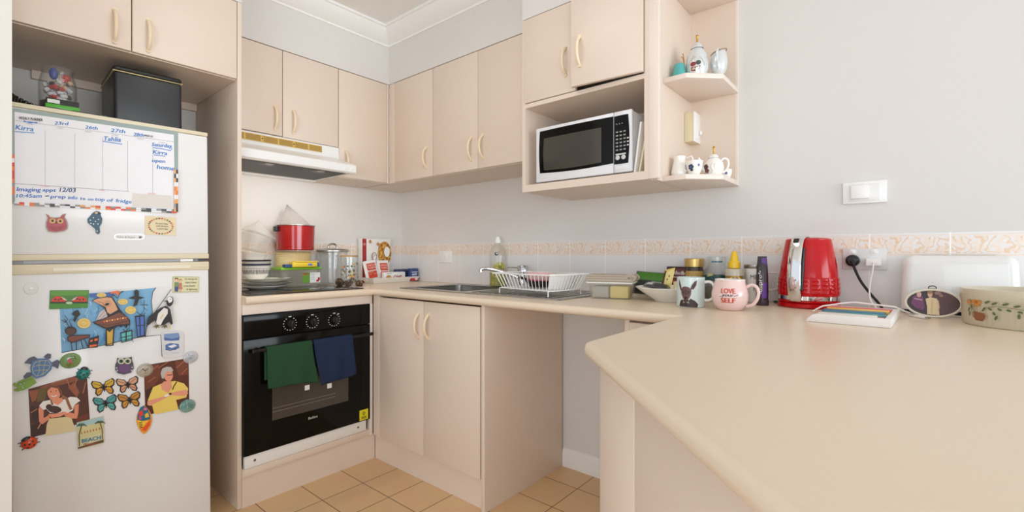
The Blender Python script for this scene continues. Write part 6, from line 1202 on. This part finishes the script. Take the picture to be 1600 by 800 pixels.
# oval framed photo
c = V(2.738, -.222, ZT); fa = facing_cam(c.x, c.y) ; M = Matrix.Translation(c) @ Matrix.Rotation(fa + R_(90), 4, 'Z') @ Matrix.Rotation(R_(-10), 4, 'X')     # local x right, -y towards the camera
t = thing('photo_frame', 'small oval cream-rimmed frame with a photo of two people, leaning by the toaster', 'photo frame', c)
ov_ = [V(.059 * math.cos(q), 0, .041 + .038 * math.sin(q)) for q in [i / 48 * 6.2832 for i in range(48)]]
MB().prism([M @ (p + V(0, -.001, 0)) for p in ov_], M.to_3x3() @ V(0, .006, 0)).build('picture_plate', col((62, 48, 48), .2), t)
MB().tube([M @ (p + V(0, -.0005, 0)) for p in ov_], .0032, 10, close=True).build('rim', col((228, 222, 206), .25), t)
hk = MB().tube([M @ V(-.009, 0, .081), M @ V(-.008, 0, .088), M @ V(.002, 0, .090), M @ V(.007, 0, .086), M @ V(.006, 0, .081)], .0013, 6); hk.box(-.007, .005, -.001, .001, .078, .083, M=M); hk.build('hanger', mat('dark_wire', (70, 66, 62), .3, metal=.8), t)
MB().prism([M @ V(-.012, .005, .05), M @ V(.012, .005, .05), M @ V(.016, .03, .0062), M @ V(-.016, .03, .0062)], M.to_3x3() @ V(0, .002, 0)).build('stand', col((62, 48, 48)), t)
a = Art(lambda x, y, h: M @ V(x * .87, -.0012 - h, y), h0=.0005)
a.poly((92, 66, 66), [(.02, .006), (.05, .012), (.064, .04), (.05, .066), (.02, .076), (-.01, .076)]).poly((118, 64, 106), [(-.050, .056), (-.040, .063), (-.024, .058), (-.020, .03), (-.024, .018), (-.044, .026), (-.054, .036)]).ell((206, 164, 156), -.034, .064, .006, .008).line((190, 160, 170), [(-.046, .052), (-.026, .048)], .003)
a.poly((222, 200, 160), [(-.018, .052), (-.006, .058), (.010, .054), (.014, .03), (.016, .008), (-.014, .008), (-.014, .03)]).ell((216, 174, 152), -.007, .066, .006, .009).ell((150, 116, 84), -.007, .072, .0065, .005).line((216, 174, 152), [(.012, .05), (.015, .03), (.013, .022)], .003).line((190, 160, 120), [(-.002, .05), (-.003, .012)], .001).ell((150, 116, 110), .012, .070, .008, .005).ell((150, 116, 110), .020, .063, .005, .004); a.build('photo_print', t)
# white wooden tray with rainbow slats
c = V(2.5705, -.396, ZT); M = Matrix.Translation(c) @ Matrix.Rotation(R_(-3), 4, 'Z'); W2, L2 = .0885, .142; t = thing('rainbow_tray', 'shallow white wooden tray of rainbow slats in front of the kettle', 'wooden tray', c, Matrix.Rotation(R_(-3), 3, 'Z')); WW = mat('whitewashed_wood', (236, 232, 228), .6, var=.06, scale=40)
def wall_(y0): return [V(-W2 + .0, y0, 0), V(W2, y0, 0), V(W2, y0, .0215), V(-W2 + .022, y0, .0215), V(-W2 + .014, y0, .019), V(-W2 + .006, y0, .012), V(-W2, y0, .004)]
MB().prism([M @ p for p in wall_(-L2)], M.to_3x3() @ V(0, .013, 0), b=.0008).build('front_wall', WW, t); MB().prism([M @ p for p in wall_(L2 - .013)], M.to_3x3() @ V(0, .013, 0), b=.0008).build('back_wall', WW, t)
MB().box(W2 - .013, W2, -L2 + .013, L2 - .013, 0, .0215, b=.0008, M=M).build('end_wall', WW, t); MB().box(-W2 + .002, W2 - .013, -L2 + .013, L2 - .013, 0, .005, M=M).build('bottom', WW, t)
for k, (nm_, y0, y1, cc, z1, x1) in enumerate((('slat', .072, .112, (226, 92, 104), .0225, .074), ('slat', .034, .071, (238, 192, 84), .0225, .072), ('slat', -.012, .033, (70, 120, 148), .021, .066), ('slat', -.05, -.013, (62, 150, 158), .019, .074), ('slat', -.084, -.051, (196, 110, 110), .016, .07), ('slat', -.116, -.085, (236, 226, 216), .0225, .058))):
    o = MB().box(-W2 + .012 + .006 * k % .01, x1, y0, y1, .0052, z1, b=.0012, M=M).build(nm_, col(cc, .45), t); sub(o, ('pink', 'yellow', 'blue', 'teal', 'dusty red', 'off-white')[k] + ' slat')
t = thing('usb_cable', 'loose white cable looping over the wooden tray towards the toaster', 'cable', (2.6, -.27, ZT))
MB().tube([(2.462, -.31, .9005), (2.472, -.305, .908), (2.486, -.298, .917), (2.508, -.29, .9215), (2.535, -.282, .9275), (2.562, -.276, .9315), (2.59, -.272, .929), (2.622, -.268, .9265), (2.655, -.262, .9235), (2.678, -.24, .910), (2.695, -.19, .8995), (2.73, -.165, .8982), (2.775, -.16, .8982), (2.80, -.175, .8982)], .0024, 8).build('cable_wire', WHITEP, t)
MB().tube([(2.700, -.245, .9), (2.712, -.262, .9), (2.7215, -.274, .9)], [.0042, .0048, .0042], 10).build('plug_end', WHITEP, t); MB().box(-.0035, .0035, -.012, 0, -.0015, .0015, M=Matrix.Translation((2.7215, -.274, .9)) @ Matrix.Rotation(R_(38), 4, 'Z')).build('metal_tip', STEEL, t)
MB().tube([(2.700, -.245, .9), (2.692, -.228, .8985), (2.688, -.205, .8982), (2.70, -.18, .8982)], .0024, 8).build('cable_tail', WHITEP, t)
# casserole dish
c = V(2.915, -.287, ZT); kf = facing_cam(c.x, c.y); t = thing('casserole_dish', 'ribbed beige ceramic dish with painted flower pot and vine, far right of the bench', 'dish', c); BEI = mat('beige_stoneware', (206, 198, 174), .3, coat=.2, var=.03)
vs = []; NA, prf = 180, [(.118, 0), (.1215, .004), (.1235, .064), (.1265, .067), (.127, .088), (.1255, .0915), (.121, .092), (.1185, .088), (.1165, .008), (0, .006)]
for j in range(NA):
    q = 2 * math.pi * j / NA; cc, s_ = math.cos(q), math.sin(q)
    for k, (r, z) in enumerate(prf): rr = r + (.0009 * math.cos(60 * q) if k in (1, 2) else 0); vs.append(c + V(rr * cc, rr * s_, z))
n = len(prf); MB().add(vs, [(j * n + k, ((j + 1) % NA) * n + k, ((j + 1) % NA) * n + k + 1, j * n + k + 1) for j in range(NA) for k in range(n - 1)]).build('dish_body', BEI, t, ang=50)
MB().lathe([(0, .0), (.118, 0)], c, 48).build('foot', BEI, t)
a = Art(cyl_map(c, lambda b: .1215 + .002 * b / .064, kf), h0=.0016); ox = -.095
def S_(x, y): return ox + x, y
OG, GR, BN = (206, 140, 70), (92, 104, 60), (142, 88, 50)
a.poly(BN, [S_(-.014, .036), S_(.014, .034), S_(.016, .026), S_(.010, .014), S_(-.008, .014), S_(-.014, .024)]).line((196, 150, 110), [S_(.014, .031), S_(.021, .031), S_(.021, .022), S_(.013, .018)], .0018).line((196, 150, 110), [S_(-.013, .032), S_(-.019, .033), S_(-.018, .024), S_(-.011, .02)], .0018)
for k in range(6): q = k * 1.047; a.ell(OG, *S_(-.004 + .007 * math.cos(q), .060 + .007 * math.sin(q)), .0062, .0045, q)
a.ell((176, 104, 50), *S_(-.004, .060), .004, .004); a.ell(OG, *S_(-.026, .058), .007, .006)
a.line((150, 120, 80), [S_(0, .036), S_(-.003, .052)], .001).line((130, 124, 80), [S_(.006, .036), S_(.018, .048), S_(.04, .054), (ox + .08, .050), (ox + .13, .046), (ox + .17, .044)], .0011).line((130, 124, 80), [S_(-.006, .036), S_(-.018, .044), S_(-.024, .052)], .001)
for x, y, r in ((.022, .062, .5), (.036, .060, .5), (.056, .060, .4), (.075, .057, .3), (.092, .054, .3), (.112, .050, .2), (.132, .050, .2), (.028, .046, -.6), (.046, .047, -.5), (.062, .046, -.4), (.08, .044, -.3), (.1, .042, -.3), (.12, .04, -.3), (.036, .036, -1), (.078, .034, 1.5), (.016, .044, 1), (-.014, .048, 1.4), (-.022, .04, 1.2), (-.02, .03, 1.5), (.04, .026, 1.2)): a.ell(GR, *S_(x, y), .0062 if r > 0 else .0045, .0026, r, n=12)
a.build('painted_vine', t)
